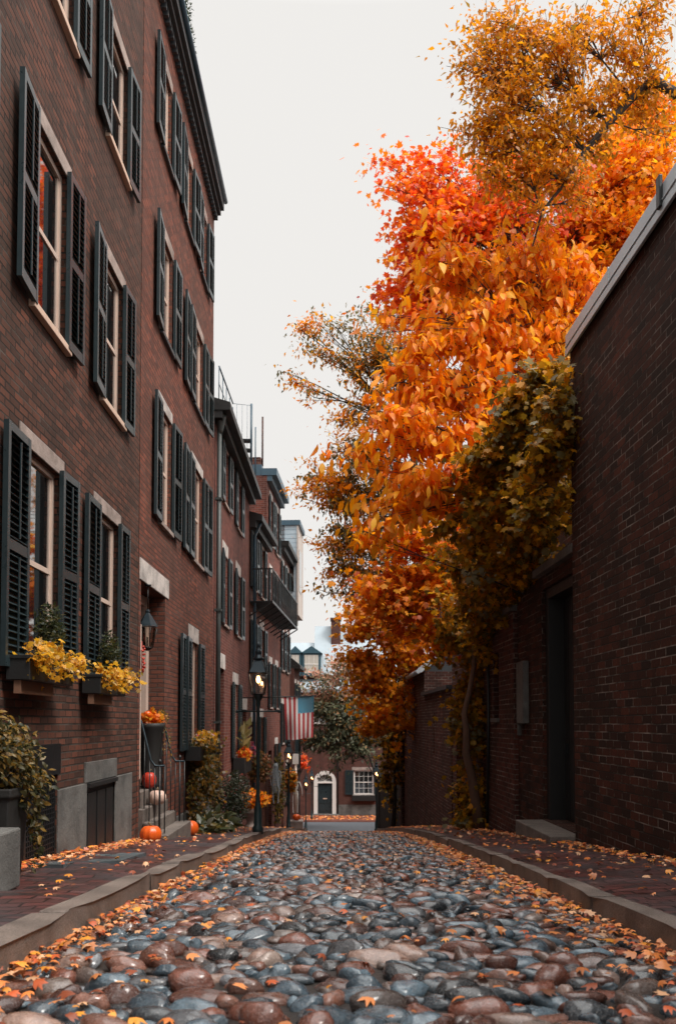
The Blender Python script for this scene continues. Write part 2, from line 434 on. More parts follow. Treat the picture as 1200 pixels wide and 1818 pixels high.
# ------------------------------------------------------------------ leaves
def tpl_ovate(n=4, droop=.35, fold=.22, wid=.46):
    V = [(0, 0, 0)]; F = []
    ws = [0, .75, 1, .62, 0]; ys = [0, .25, .5, .78, 1.0]
    rows = []
    for i in range(1, 4):
        z = -droop*ys[i]**2; w = wid/2*ws[i]
        rows.append((len(V), len(V)+1, len(V)+2)); V += [(-w, ys[i], z+fold*w), (0, ys[i], z), (w, ys[i], z+fold*w)]
    tip = len(V); V.append((0, 1, -droop))
    F += [(0, rows[0][1], rows[0][0]), (0, rows[0][2], rows[0][1])]
    for a, b in zip(rows[:-1], rows[1:]):
        F += [(a[0], a[1], b[1]), (a[0], b[1], b[0]), (a[1], a[2], b[2]), (a[1], b[2], b[1])]
    F += [(rows[-1][0], rows[-1][1], tip), (rows[-1][1], rows[-1][2], tip)]
    return np.array(V), np.array(F)
def tpl_lobed(curl=.15):
    pr = [(0, 0), (.28, .02), (.5, .22), (.3, .34), (.52, .68), (.2, .62), (0, 1.0), (-.2, .62), (-.52, .68), (-.3, .34), (-.5, .22), (-.28, .02)]
    V = [(0, .38, 0)]+[(x, y, -curl*(x*x*2+(y-.38)**2)) for x, y in pr]
    F = [(0, 1+i, 1+(i+1) % 12) for i in range(12)]
    return np.array(V), np.array(F)
def tpl_small():
    V = [(0,0,0),(.24,.35,.04),(0,.5,-.03),(-.24,.35,.04),(0,1,-.1)]
    F = [(0,1,2),(0,2,3),(1,4,2),(3,2,4)]
    return np.array(V), np.array(F)
OV, LB, SM = tpl_ovate(), tpl_lobed(), tpl_small()
LC = tpl_lobed(.42)

def leaves(name, P, D, Nn, size, tpl, colors, mat, parent=None):
    """P positions, D pointing direction, Nn approximate face normal, size per leaf."""
    T, F = tpl; N = len(P)
    D = D/np.linalg.norm(D, axis=1, keepdims=True)
    Nn = Nn-(Nn*D).sum(1, keepdims=True)*D; Nn /= np.maximum(np.linalg.norm(Nn, axis=1, keepdims=True), 1e-6)
    Sx = np.cross(D, Nn)
    T3 = np.repeat(T[None], N, 0)
    wv = rng.uniform(.8, 1.2, (N, 1)); 
    V = P[:, None, :] + size[:, None, None]*(T3[..., 0:1]*wv[..., None]*Sx[:, None] + T3[..., 1:2]*D[:, None] + T3[..., 2:3]*rng.uniform(.2, 1.8, (N, 1, 1))*Nn[:, None])
    FF = (F[None]+(np.arange(N)*len(T))[:, None, None]).reshape(-1, F.shape[1])
    return np_mesh(name, V.reshape(-1, 3), FF, mat, parent, np.repeat(colors, len(T), 0))

def pick(pal, n, var=.18):
    c = np.array([p[0:3] for p in pal]); w = np.array([p[3] for p in pal]); w = w/w.sum()
    return np.clip(c[rng.choice(len(c), n, p=w)]*rng.uniform(1-var, 1+var, (n, 1)), 0, 1)

OR = [(.98,.35,.006,4),(.97,.46,.02,2.4),(.97,.26,.006,2),(.7,.18,.01,1)]
RD = [(.95,.20,.012,4),(.88,.11,.015,2.5),(.96,.30,.012,3),(.6,.06,.02,.8)]
AMB = [(.74,.27,.01,4),(.6,.22,.012,3),(.88,.31,.01,3),(.3,.16,.018,1.3)]
OLV = [(.17,.14,.05,4),(.26,.18,.05,2),(.10,.095,.045,2),(.45,.2,.02,1.5)]
IVY = [(.50,.25,.010,4),(.34,.19,.012,3),(.16,.11,.02,2.5),(.74,.31,.010,2.5)]

def tree(name, label, cat, trunk, r0, blobs, nleaf, size, tpl, colfn, sig=.28, hang=.6, flat=.6, limb_r=.05, seed=1, group=None, twigs=True, mat=None, barkmat=None, gaps=.62):
    """blobs: (cx,cy,cz, rx,ry,rz, clusters). Trunk: list of points; limbs grow to every blob, twigs to every cluster."""
    global rng
    rng = np.random.default_rng(seed); rr = random.Random(seed)
    base = Vector(trunk[0]); root = empty(name, base, 0, label, cat, group)
    mb = MB(); n = len(trunk)
    tp = [Vector(p)-base for p in trunk]
    mb.tube(tp, [max(.012, r0*(1-(.55 if n < 6 else .95)*(i/(n-1))**.7)) for i in range(n)], 9)
    P, Dv, Nv, Cc = [], [], [], []
    for (cx, cy, cz, rx, ry, rz, nc) in blobs:
        c = Vector((cx, cy, cz))-base
        s = min(tp[1:], key=lambda p: (p-c).length+ (2 if p.z > c.z else 0))
        mid = (s*.5+c*.5)+Vector((rr.uniform(-.2,.2), rr.uniform(-.2,.2), rr.uniform(0,.35)))*min(1.2, (c-s).length*.3)
        rl = limb_r*(.6+.25*max(rx, rz))
        limb = [s, s*.75+mid*.25+Vector((rr.uniform(-.06,.06), 0, .05)), mid, mid*.5+c*.5+Vector((rr.uniform(-.1,.1), rr.uniform(-.1,.1), 0)), c]
        mb.tube(limb, [rl*1.3, rl*1.1, rl*.85, rl*.6, rl*.4], 6)
        nc = int(nc)
        u = rng.normal(size=(nc, 3)); u /= np.linalg.norm(u, axis=1, keepdims=True)
        q = np.clip(rng.normal(0, .6, (nc, 3)), -1.7, 1.7)*np.array([rx, ry, rz])
        for k in range(nc):
            cc = c+Vector(q[k])
            g = cc+base; f_ = 1.35 if size < .2 else 1.0
            if gaps and math.sin(g.x*2.9*f_+seed)*math.sin(g.z*2.5*f_+seed*2.3)+.6*math.sin(g.x*1.3-g.z*3.7+g.y*.8) > gaps: continue
            a = limb[rr.choice((2, 3, 4))]
            m2 = a*.45+cc*.55+Vector((rr.uniform(-.12,.12), rr.uniform(-.12,.12), rr.uniform(-.02,.16)))*max(rx, .3)*.5
            if twigs: mb.tube([a, m2, cc], [rl*.28+.004, rl*.16+.003, .003], 4, cap=False)
            m = max(3, int(nleaf*math.exp(rr.gauss(-.1, .5)))); far = float(np.linalg.norm(q[k]/np.array([rx, ry, rz]))); m = int(m*(1.15 if far < 1.2 else .6))+2
            t = rng.random((m, 1))**.7; w = np.array(m2)[None]*(1-t)+np.array(cc)[None]*t
            w = w + rng.normal(0, sig*rr.uniform(.5, 1.1), (m, 3))*np.array([1, 1, flat*.75])*(.35+.65*t)
            out = np.array(cc-c); out = out/(np.linalg.norm(out)+1e-6)
            d = rng.normal(0, .55, (m, 3))+out*.5; d[:, 2] -= hang
            nn = rng.normal(0, .5, (m, 3)); nn[:, 2] += .8; nn[:, 1] -= .25
            P.append(w); Dv.append(d); Nv.append(nn)
            Cc.append(colfn(w+np.array(base), m, np.array(cc+base)))
    P = np.concatenate(P); Dv = np.concatenate(Dv); Nv = np.concatenate(Nv); Cc = np.concatenate(Cc)
    mb.build('trunk', barkmat or M['bark'], root)
    o = leaves('crown', P, Dv, Nv, size*rng.uniform(.5, 1.25, len(P)), tpl, Cc, mat or M['leaf'], root)
    print(name, len(P))
    return root

# ------------------------------------------------------------------ shutters / windows / houses
_sh = {}
def shutter_mesh(w, h, nsl=None):
    key = (round(w, 2), round(h, 2))
    if key in _sh: return _sh[key]
    mb = MB(); t = .045; fr = .055
    mb.box(0, t, 0, fr, 0, h); mb.box(0, t, w-fr, w, 0, h)
    for z0, z1 in ((0, .10), (h*.5-.045, h*.5+.045), (h-.07, h)): mb.box(.002, t-.002, fr, w-fr, z0, z1)
    for z0, z1 in ((.10, h*.5-.045), (h*.5+.045, h-.07)):
        n = max(4, int((z1-z0)/.058))
        for i in range(n):
            z = z0+(i+.5)*(z1-z0)/n
            mb.obox((t/2+.004, w/2, z), (.008, w-2*fr, .05), (0, R(-50), 0))
    mb.box(.004, .009, fr, w-fr, .08, h-.05)      # dark backing, seen between the slats
    mb.box(t, t+.012, w/2-.008, w/2+.008, .14, h*.5-.08); mb.box(t, t+.012, w/2-.008, w/2+.008, h*.5+.08, h-.11)
    me = mb.data('shutter', [M['shutter']])
    _sh[key] = me; return me
def add_shutter(parent, s0, w, z, h, swing=0, side=1, off=.022):
    if swing: swing = abs(swing+random.uniform(-.03, .04))
    o = bpy.data.objects.new('shutter', shutter_mesh(w, h)); COL.objects.link(o); o.parent = parent
    if side > 0:   # hinge at s0
        o.location = (off, s0, z); o.rotation_euler = (0, 0, -swing)
    else:          # hinge at far end: rotate about it
        o.location = (off+math.sin(swing)*w, s0, z); o.rotation_euler = (0, 0, swing)
        o.location = (off+math.sin(swing)*w, s0+w*(1-math.cos(swing)), z)
    return o

def window(parent, s0, s1, z0, z1, rev=.085, trim='trim', panes=(1, 2), lintel='lintel', lh=.2, lw=.1, sill='sill', sh=.07, muntins=None, curtain=False):
    f = MB(); c = .06; x = -rev+.035
    f.box(-rev, x, s0, s0+c, z0, z1); f.box(-rev, x, s1-c, s1, z0, z1); f.box(-rev, x, s0+c, s1-c, z1-c, z1); f.box(-rev, x, s0+c, s1-c, z0, z0+.05)
    zm = (z0+z1)/2
    f.box(-rev+.002, x-.008, s0+c, s1-c, zm-.025, zm+.025)
    a, b = s0+c, s1-c
    f.box(-rev+.001, x-.012, a, a+.035, z0+.05, z1-c); f.box(-rev+.001, x-.012, b-.035, b, z0+.05, z1-c)
    if muntins:
        nx, nz = muntins
        for i in range(1, nx):
            y = a+(b-a)*i/nx; f.box(-rev+.003, x-.015, y-.009, y+.009, z0+.05, z1-c)
        for i in range(1, nz):
            if abs(i-nz/2) < .1: continue
            z = z0+(z1-z0)*i/nz; f.box(-rev+.004, x-.016, a, b, z-.009, z+.009)
    w = f.build('window', M[trim], parent)
    p = MB(); g = -rev+.012
    p.quad((g, a, z0+.03), (g, b, z0+.03), (g, b, z1-.04), (g, a, z1-.04)); p.build('pane', M['curtain'] if curtain else M['pane'], w)
    if lintel:
        l = MB(); l.box(-rev+.04, .012, s0-lw, s1+lw, z1+.003, z1+lh); l.build('lintel', M[lintel], w, bevel=.006)
    if sill:
        l = MB(); l.box(-rev+.036, .06, s0-.06, s1+.06, z0-sh, z0-.002); l.build('sill', M[sill], w, bevel=.006)
    return w

def house(name, label, cat, root, rz, W, z0, z1, depth, ops, mat, group=None, roof=None):
    """local y runs along the facade, x points out of it; z absolute. ops: (s0,s1,z0,z1,reveal)"""
    r = empty(name, (root[0], root[1], z0), rz, label, cat, group)
    mb = MB()
    ys = sorted({0, W, *[o[0] for o in ops], *[o[1] for o in ops]}); zz = sorted({z0, z1, *[o[2] for o in ops], *[o[3] for o in ops]})
    for i in range(len(ys)-1):
        for j in range(len(zz)-1):
            cy, cz = (ys[i]+ys[i+1])/2, (zz[j]+zz[j+1])/2
            if any(o[0] < cy < o[1] and o[2] < cz < o[3] for o in ops): continue
            mb.quad((0, ys[i], zz[j]), (0, ys[i+1], zz[j]), (0, ys[i+1], zz[j+1]), (0, ys[i], zz[j+1]))
    for (a, b, c, d, e) in ops:
        mb.quad((0,a,c), (-e,a,c), (-e,a,d), (0,a,d)); mb.quad((-e,b,c), (0,b,c), (0,b,d), (-e,b,d))
        mb.quad((0,a,d), (-e,a,d), (-e,b,d), (0,b,d)); mb.quad((-e,a,c), (0,a,c), (0,b,c), (-e,b,c))
        mb.quad((-e-.01,a,c), (-e-.01,b,c), (-e-.01,b,d), (-e-.01,a,d), 1)
    mb.quad((-depth,0,z0), (0,0,z0), (0,0,z1), (-depth,0,z1)); mb.quad((0,W,z0), (-depth,W,z0), (-depth,W,z1), (0,W,z1))
    mb.quad((-depth,W,z0), (-depth,0,z0), (-depth,0,z1), (-depth,W,z1)); mb.quad((0,0,z1), (0,W,z1), (-depth,W,z1), (-depth,0,z1), 2)
    o = mb.build('wall', [M[mat], M['blackwood'], M['cornice']], r, loc=(0, 0, -z0))
    return r, z0
class House:
    """collects parts of one house; part meshes are given in absolute z and shifted to the root"""
    def __init__(s, *a, **k): s.r, s.z0 = house(*a, **k)
    def part(s, mb, name, mat, bevel=0): return mb.build(name, mat, s.r, loc=(0, 0, -s.z0), bevel=bevel)
    def win(s, *a, **k):
        o = window(s.r, *a, **k); o.location = (0, 0, -s.z0); return o
    def shut(s, s0, w, z, h, swing=0, side=1): return add_shutter(s.r, s0, w, z-s.z0, h, swing, side)

def winops(ws): return [(a, b, c, d, .085) for (a, b, c, d) in ws]

# ---- House 1: near brown brick house (from d=-1 to 11.72)
D0 = -1.0
w1 = []
for c in (3.5, 5.75, 8.0, 10.23):
    for (dc, za, zb) in ((-.11, .5, 2.48), (0, 3.83, 5.6), (.14, 7.1, 8.6)): w1.append((c+dc-.47-D0, c+dc+.47-D0, za, zb))
h1 = House('brick_townhouse', 'tall brown brick house nearest on the left, flower boxes under its two lowest windows', 'house', (-2.8, D0, 0), 0, 12.69, -1.9, 11.4, 8,
           winops(w1)+[(9.37-D0, 10.55-D0, -1.7, -.66, .1), (7.55-D0, 8.41-D0, -1.7, -.24, .1)], 'brick_dark')
for (a, b, c, d) in w1:
    h1.win(a, b, c, d, lh=.17, lw=.12, muntins=None)
    hh = d-c+.06
    sw = .54 if c < 1 else .5; h1.shut(a-.01-sw, sw, c-.03, hh, R(2.5), -1); h1.shut(b-.06, .44, c-.03, hh, R(2), 1)
for (ya, yb) in ((8.42, 9.37), (10.55, 11.4)):
    p = MB(); p.box(-.1, .015, ya-D0, yb-D0, -1.8, -.66); h1.part(p, 'stone_base', M['stone_grey'], .006)
p = MB(); p.box(-.1, .02, 9.3-D0, 10.6-D0, -.657, -.43); h1.part(p, 'cellar_lintel', M['stone_grey'], .006)
p = MB(); p.box(-.07, -.01, 9.39-D0, 10.53-D0, -1.7, -.68)
for k in range(3): p.box(-.01, .004, 9.45+k*.37-D0, 9.75+k*.37-D0, -1.55, -.78)
p.box(-.01, .05, 9.37-D0, 10.55-D0, -.715, -.663)
h1.part(p, 'cellar_door', M['blackwood'], .004)
p = MB()
for k in range(18): p.box(-.03, -.012, 7.57+k*.048-D0, 7.582+k*.048-D0, -1.7, -.5)
for k in range(26): p.box(-.031, -.014, 7.56-D0, 8.4-D0, -1.7+k*.048, -1.688+k*.048)
p.box(-.04, .03, 7.5-D0, 8.43-D0, -.5, -.2); p.box(-.05, .01, 7.52-D0, 7.56-D0, -1.7, -.5)
h1.part(p, 'cellar_grille', M['black'])
p = MB(); p.box(-.3, .22, 0, 12.68, 11.4, 11.62); p.box(0, .1, 0, 12.68, 11.2, 11.398); h1.part(p, 'cornice', M['cornice'])

# ---- House 2: redder house with recessed door (11.73 .. 18.45)
D0 = 11.73
def O(a, b, c, d): return (a-D0, b-D0, c, d)
w2 = [O(12.98,13.84,3.14,4.97), O(12.98,13.84,6.15,7.75), O(15.92,16.98,3.14,4.97), O(15.92,16.98,6.15,7.75),
      O(12.95,13.65,9.1,10.5), O(14.93,15.6,9.1,10.5), O(16.72,17.35,9.1,10.5), O(15.7,16.6,-.45,1.55)]
h2 = House('brick_townhouse', 'red brick house with a recessed doorway, iron railed steps and shutters on four storeys', 'house', (-2.8, D0, 0), 0, 6.72, -2.6, 11.4, 8,
           winops(w2)+[(11.86-D0, 13.5-D0, -1.8, 2.02, .42)], 'brick_red')
for i, (a, b, c, d) in enumerate(w2):
    h2.win(a, b, c, d, lh=.19 if i != 7 else .3, lw=.1 if i not in (2, 3) else .12, lintel='lintel_white' if i in (0, 2, 7) else 'lintel', sill='lintel' if i in (0, 2) else 'cornice')
    hh = d-c+.05
    if i in (4, 5, 6): h2.shut(a-.55, .52, c-.03, hh, R(2.5), -1); h2.shut(b+.03, .5, c-.03, hh, R(2), 1)
    elif i in (0, 1): h2.shut(a-.55, .52, c-.03, hh, R(2.5), -1); h2.shut(b+.03, .52, c-.03, hh, R(2), 1)
    else:
        h2.shut(a-.55, .52, c-.03, hh, R(2.5), -1); h2.shut(a-1.1, .52, c-.03, hh, R(2.5), -1)
        h2.shut(b+.03, .44, c-.03, hh, R(2), 1)
        if i != 7: h2.shut(b+.5, .42, c-.03, hh, R(4), 1)
p = MB(); p.box(-.1, .015, 11.76-D0, 13.75-D0, 2.023, 2.33); h2.part(p, 'door_lintel', M['lintel_white'], .006)
p = MB()
p.box(-.41, -.27, 11.87-D0, 12.0-D0, -.98, 2.0); p.box(-.41, -.25, 13.32-D0, 13.485-D0, -.98, 2.0); p.box(-.41, -.27, 12.0-D0, 13.32-D0, 1.85, 2.0)
p.box(-.05, -.002, 11.85-D0, 11.93-D0, -.78, 1.4)
fr = h2.part(p, 'door_frame', M['trim'])
p = MB(); p.box(-.40, -.35, 12.0-D0, 13.32-D0, -.98, 1.85)
for zz_ in (-.6, .3, 1.1):
    for yy in (12.12, 12.72): p.box(-.35, -.335, yy-D0, yy+.5-D0, zz_, zz_+.6)
dr = h2.part(p, 'door', M['blackwood'])
q = MB(); q.lathe([(.02,0),(.035,.02),(.03,.05),(.005,.06)], n=8); q.build('handle', M['verdigris'], dr, loc=(-.34, 12.06-D0, .1))
p = MB(); nd = 46
p.box(-.3, .22, .0, 6.72, 11.45, 11.62); p.box(-.1, .15, .0, 6.72, 11.34, 11.448)
for k in range(nd): p.box(0, .09, .03+k*.146, .10+k*.146, 11.2, 11.338)
h2.part(p, 'cornice', M['cornice'])
p = MB(); p.tube([(.25, 0, 11.66), (.25, 6.74, 11.66)], .05, 8); h2.part(p, 'gutter', M['gutter'])
for (ya, yb, zt) in ((16.75, 18.4, -1.05), (13.55, 16.7, -1.6)):
    p = MB(); p.box(-.1, .015, ya-D0, yb-D0, -2.6, zt); h2.part(p, 'stone_base', M['stone_grey'], .006)
# steps of the doorway
p = MB()
prev = -.415
for k, (xo, zt) in enumerate(((-.26, -.975), (-.04, -.98), (.07, -1.2), (.2, -1.38), (.43, -1.55))):
    inset = .012 if k < 2 else -.02*k
    p.box(prev+.001, xo, 11.87-D0+inset, 13.49-D0-inset, -2.3-.01*k, zt); prev = xo
h2.part(p, 'steps', M['step'], .012)

# ---- House 3 (18.47 .. 26)
D0 = 18.48
w3 = [O(20.15,20.95,5.35,6.7), O(22.75,23.65,5.35,6.7), O(20.15,20.95,2.4,4.1), O(22.75,23.65,2.4,4.1), O(22.2,23.2,-.85,1.05)]
h3 = House('brick_townhouse', 'lower red brick house with dark wooden gutter and a drainpipe at its near corner', 'house', (-2.8, D0, 0), 0, 7.5, -3.6, 6.95, 8, winops(w3)+[(19.4-D0, 20.5-D0, -1.9, 1.3, .4), (24.4-D0, 25.4-D0, -2.6, .4, .4)], 'brick_red2')
for i, (a, b, c, d) in enumerate(w3):
    h3.win(a, b, c, d, lh=.3, lintel='lintel_white' if i > 1 else 'lintel', sill='lintel')
    h3.shut(a-.5, .48, c-.03, d-c+.05, R(2.5), -1); h3.shut(b+.03, .48, c-.03, d-c+.05, R(2), 1)
p = MB(); p.box(-.1, .015, 19.3-D0, 20.6-D0, 1.303, 1.66); p.box(-.1, .015, 24.3-D0, 25.5-D0, .403, .75); h3.part(p, 'door_lintel', M['lintel_white'], .006)
for (a, b, c, d) in ((19.42, 20.48, -1.9, 1.3), (24.42, 25.38, -2.6, .4)):
    p = MB(); p.box(-.39, -.34, a-D0, b-D0, c, d); p.box(-.34, -.325, a+.12-D0, b-.12-D0, c+.3, d-.9); dd = h3.part(p, 'door', M['blackwood'])
p = MB(); p.box(-.2, .38, -.02, 7.5, 6.95, 7.12); p.box(0, .2, 0, 7.5, 6.78, 6.948)
p.poly([(.38,-.02,7.12),(.38,7.5,7.12),(-2.2,7.5,7.9),(-2.2,-.02,7.9)]); p.poly([(-.2,-.02,7.121),(.38,-.02,7.121),(-2.2,-.02,7.9)])
h3.part(p, 'cornice', M['blackwood'])
p = MB(); p.tube([(.1, .28, 6.7), (.1, .28, -2.3)], .055, 8); p.lathe([(.05,0),(.07,.1),(.13,.35),(.14,.42)], (.12, .28, 6.5), 8)
for z in (5, 2.5, 0, -1.5): p.box(.02, .17, .21, .35, z, z+.05)
h3.part(p, 'drainpipe', M['copper'])
p = MB(); p.box(-.1, .015, 20.6-D0, 24.2-D0, -3.6, -1.75); h3.part(p, 'stone_base', M['stone_grey'])
# roof deck railing and fire stair on the roof of house 3
rd = empty('roof_railing', (-2.75, 19, 7.3), 0, 'thin metal deck railing above the drainpipe corner of the lower red roof', 'railing')
p = MB()
for k in range(5): p.tube([(0, k*.62, -.05), (0, k*.62, .85)], .012, 5)
p.tube([(0, 0, .85), (0, 2.5, .95)], .02, 6); p.tube([(0, 0, .45), (0, 2.5, .5)], .01, 5)
p.build('rails', M['gutter'], rd)
p = MB()
p.tube([(0, 2.5, .95), (.22, 5, 1.85)], .008, 4)
for k in range(3): p.tube([(.05+.06*k, 2.9+.7*k, .1), (.05+.06*k, 2.9+.7*k, 1.1+.25*k)], .006, 4)
p.build('wires', M['gutter'], rd)
fs = empty('roof_ladder', (-2.72, 24.0, 7.1), 0, 'dark steel roof ladder with blue side rail beyond the thin deck railing', 'ladder')
p = MB(); p.tube([(.18, 0, 0), (.18, 0, 2.1)], .035, 6); p.tube([(.25, .5, -.2), (.25, .5, 1.6)], .02, 6); p.build('side_rail', M['gutter'], fs)
p = MB()
for k in range(5): p.box(-.25+.02*k, .16, -.1, .15, 1.0-.28*k, 1.05-.28*k)
p.build('rung', M['black'], fs)

# ---- House 4 with long balcony (26 .. 30), row turns slightly inward from here
rot = -math.atan(.05)
def hx(d): return -2.8+(d-26)*.05
D0 = 26.0
w4 = [(.5,1.3,4.3,6.0), (2.4,3.2,4.3,6.0), (.5,1.3,1.6,3.2), (2.4,3.2,1.6,3.2), (2.3,3.1,-1.6,.2)]
h4 = House('brick_townhouse', 'narrow dark brick house behind the long iron balcony', 'house', (hx(26.02), 26.02, 0), rot, 3.95, -4.4, 6.3, 8, winops(w4)+[(.4,1.4,-3.2,.05,.4)], 'brick_red')
for i, (a, b, c, d) in enumerate(w4):
    h4.win(a, b, c, d, lh=.3, lintel='lintel_white', sill='lintel')
    h4.shut(a-.44, .42, c-.03, d-c+.05, R(2.5), -1); h4.shut(b+.03, .42, c-.03, d-c+.05, R(2), 1)
p = MB(); p.box(-.2, .4, 0, 3.95, 6.3, 6.48); p.box(0, .2, 0, 3.95, 6.1, 6.298)
p.poly([(.4,0,6.48),(.4,3.95,6.48),(-2,3.95,7.2),(-2,0,7.2)]); p.poly([(-.2,0,6.481),(.4,0,6.481),(-2,0,7.2)])
h4.part(p, 'cornice', M['blackwood'])
p = MB(); p.tube([(.3, .35, 6.3), (.12, .35, 5.9), (.12, .35, -3)], .05, 7); h4.part(p, 'drainpipe', M['gutter'])
p = MB(); p.box(-.1, .015, .35, 1.45, .053, .4); h4.part(p, 'door_lintel', M['lintel_white'])
p = MB(); p.box(-.39, -.34, .42, 1.38, -3.2, .05); p.box(-.34, -.325, .55, 1.25, -2.9, -.9); h4.part(p, 'door', M['blackwood'])
bl = empty('iron_balcony', (hx(26.1), 26.1, 3.75), rot, 'long black iron balcony with barred railing hung along the dark brick houses', 'balcony')
p = MB(); L = 7.8; Wd = .72
p.box(0, .03, 0, L, 0, .08); p.box(Wd-.03, Wd, 0, L, 0, .08)
for k in range(60): p.box(.03, Wd-.03, k*L/60, k*L/60+.05, .02, .05)
p.build('platform', M['black'], bl)
for k in range(9):
    p = MB(); p.obox((Wd/2, k*L/8, -.2), (.04, .04, .85), (0, R(58), 0)); p.build('bracket', M['black'], bl)
p = MB(); p.box(Wd-.03, Wd, 0, L, 1.03, 1.07); p.box(0, Wd-.03, 0, .03, 1.03, 1.07)
for k in range(70): p.box(Wd-.022, Wd-.012, k*L/70, k*L/70+.01, .08, 1.03)
for k in range(7): p.box(k*.1, k*.1+.012, .005, .02, .08, 1.03)
p.build('railing', M['black'], bl)

# ---- House 5 taller (30 .. 34)
w5 = [(.7,1.4,6.6,8.3), (2.5,3.2,6.6,8.3), (.7,1.4,4.0,5.6), (2.5,3.2,4.0,5.6), (.7,1.4,.6,2.2), (2.5,3.2,.6,2.2), (2.5,3.2,-2.6,-.8)]
h5 = House('brick_townhouse', 'tall narrow brick house whose roof rises behind the balcony', 'house', (hx(30), 30, 0), rot, 3.95, -5, 8.9, 8, winops(w5)+[(.6,1.6,-4,-1,.3)], 'brick_red2')
for (a, b, c, d) in w5:
    h5.win(a, b, c, d, lh=.25, lintel='lintel_white', sill='lintel')
    h5.shut(a-.4, .38, c-.03, d-c+.05, R(2.5), -1); h5.shut(b+.03, .38, c-.03, d-c+.05, R(2), 1)
p = MB(); p.box(-.2, .35, -.02, 3.97, 8.9, 9.15); p.box(0, .18, 0, 3.95, 8.7, 8.898); p.box(-3, -.2, 0, 3.9, 8.9, 9.3)
h5.part(p, 'cornice', M['gutter'])
p = MB(); p.box(-.9, -.25, .1, .7, 8.9, 9.6); p.tube([(-.2,.2,9.3),(-.2,.2,11.1)], .035, 6); h5.part(p, 'chimney', M['brick_shed'])
p = MB(); p.box(-.32, -.27, .63, 1.57, -4, -1); h5.part(p, 'door', M['blackwood'])
# ---- House 6 (34 .. 37.7)
w6 = [(.5,1.2,5.0,6.6), (2.2,2.9,5.0,6.6), (.5,1.2,2.2,3.8), (2.2,2.9,2.2,3.8), (.5,1.2,-.8,.8), (2.2,2.9,-.8,.8), (2.2,2.9,-3.4,-1.8)]
h6 = House('brick_townhouse', 'dark eaved brick house just before the cream clad one', 'house', (hx(34), 34, 0), rot, 3.6, -5.4, 7.2, 8, winops(w6)+[(.5,1.4,-4.5,-1.6,.3)], 'brick_red')
for (a, b, c, d) in w6:
    h6.win(a, b, c, d, lh=.22, lintel='lintel_white', sill='lintel')
    h6.shut(a-.4, .38, c-.03, d-c+.05, R(2.5), -1); h6.shut(b+.03, .38, c-.03, d-c+.05, R(2), 1)
p = MB(); p.box(-.2, .35, -.02, 3.6, 7.2, 7.4); p.box(0, .18, 0, 3.6, 7.0, 7.198); h6.part(p, 'cornice', M['blackwood'])
p = MB(); p.box(-.32, -.27, .53, 1.37, -4.5, -1.6); h6.part(p, 'door', M['blackwood'])
# ---- House 7 cream clad upper bay
h7 = House('clapboard_house', 'pale cream and blue clapboard house with an overhanging upper bay', 'house', (hx(37.65)-.25, 37.65, 0), rot, 2.2, -5.4, 9.0, 6, [], 'brick_red')
p = MB(); p.box(-2.8, .55, .02, 2.15, 5.1, 8.9, 1)
for k in range(19): p.box(-2.79, .58, .0, .02, 5.1+.2*k, 5.28+.2*k, 1)
p.box(.55, .62, -.03, .12, 5.1, 9.1, 0); p.box(.55, .60, .12, 2.1, 5.1, 8.9, 0); p.box(.55, .62, 2.1, 2.2, 5.1, 8.9, 0)
p.box(-3, .7, -.06, 2.25, 8.9, 9.12, 2); p.box(.1, .62, 0, 2.2, 4.85, 5.098, 0); p.box(.2, .4, .1, 2.1, 4.6, 4.848, 0)
b7 = h7.part(p, 'bay', [M['cream'], M['bluegrey'], M['gutter']])
q = MB(); q.box(.601, .62, .5, 1.6, 6, 7.9); q.box(.15, .42, -.035, -.001, 5.9, 7.6); q.build('window', M['pane'], b7)
# ---- House 8 low corner house
w8 = [(.4,.9,.4,1.9), (1.7,2.2,.4,1.9), (.4,.9,-2.2,-.6), (1.7,2.2,-2.2,-.6)]
h8 = House('corner_house', 'low brick corner house at the far left end with steep dark eaves', 'house', (hx(39.9)-.05, 39.9, 0), rot, 2.7, -5.6, 2.6, 8, winops(w8), 'brick_far')
for (a, b, c, d) in w8:
    h8.win(a, b, c, d, lh=.22, lintel='lintel_white', sill='lintel')
    h8.shut(a-.36, .34, c-.03, d-c+.05, R(2.5), -1); h8.shut(b+.03, .34, c-.03, d-c+.05, R(2), 1)
p = MB(); p.box(-.2, .3, 0, 2.75, 2.6, 2.75); p.poly([(.3,0,2.75),(.3,2.75,2.75),(-2,2.75,4.6),(-2,0,4.6)]); p.poly([(.3,0,2.751),(-2,0,4.6),(-2,0,2.751)])
h8.part(p, 'roof', M['blackwood'])

# ---- End house across the junction, facing the camera
E0 = -12.0
def E(x): return x-E0
we = [(E(.85), E(2.1), -4.35, -2.9), (E(-2.0), E(-.9), .0, 1.4), (E(1.0), E(2.1), -.3, 1.2), (E(4), E(5), -4.35, -2.9), (E(-7), E(-6), -4.3, -2.8), (E(-4.2), E(-3.2), -4.3, -2.8), (E(4), E(5), -.3, 1.2), (E(7), E(8), -.3, 1.2), (E(-4.5), E(-3.5), -.2, 1.2)]
he = House('end_house', 'brick house closing the view with an arched white doorway and blue slate dormered roof', 'house', (E0, 52.2, 0), R(-90), 26, -6.2, 1.9, 10,
           winops(we)+[(E(-1.35), E(-.45), -5.55, -3.15, .3)], 'brick_far')
for i, (a, b, c, d) in enumerate(we):
    w = he.win(a, b, c, d, lh=.2, lintel='lintel', sill='lintel_white' if i == 0 else 'lintel', trim='white', muntins=(4, 4) if i == 0 else (3, 4))
    he.shut(a-.52, .5, c-.03, d-c+.05, 0, 1); he.shut(b+.03, .5, c-.03, d-c+.05, 0, 1)
p = MB(); a, b = E(-1.35), E(-.45)
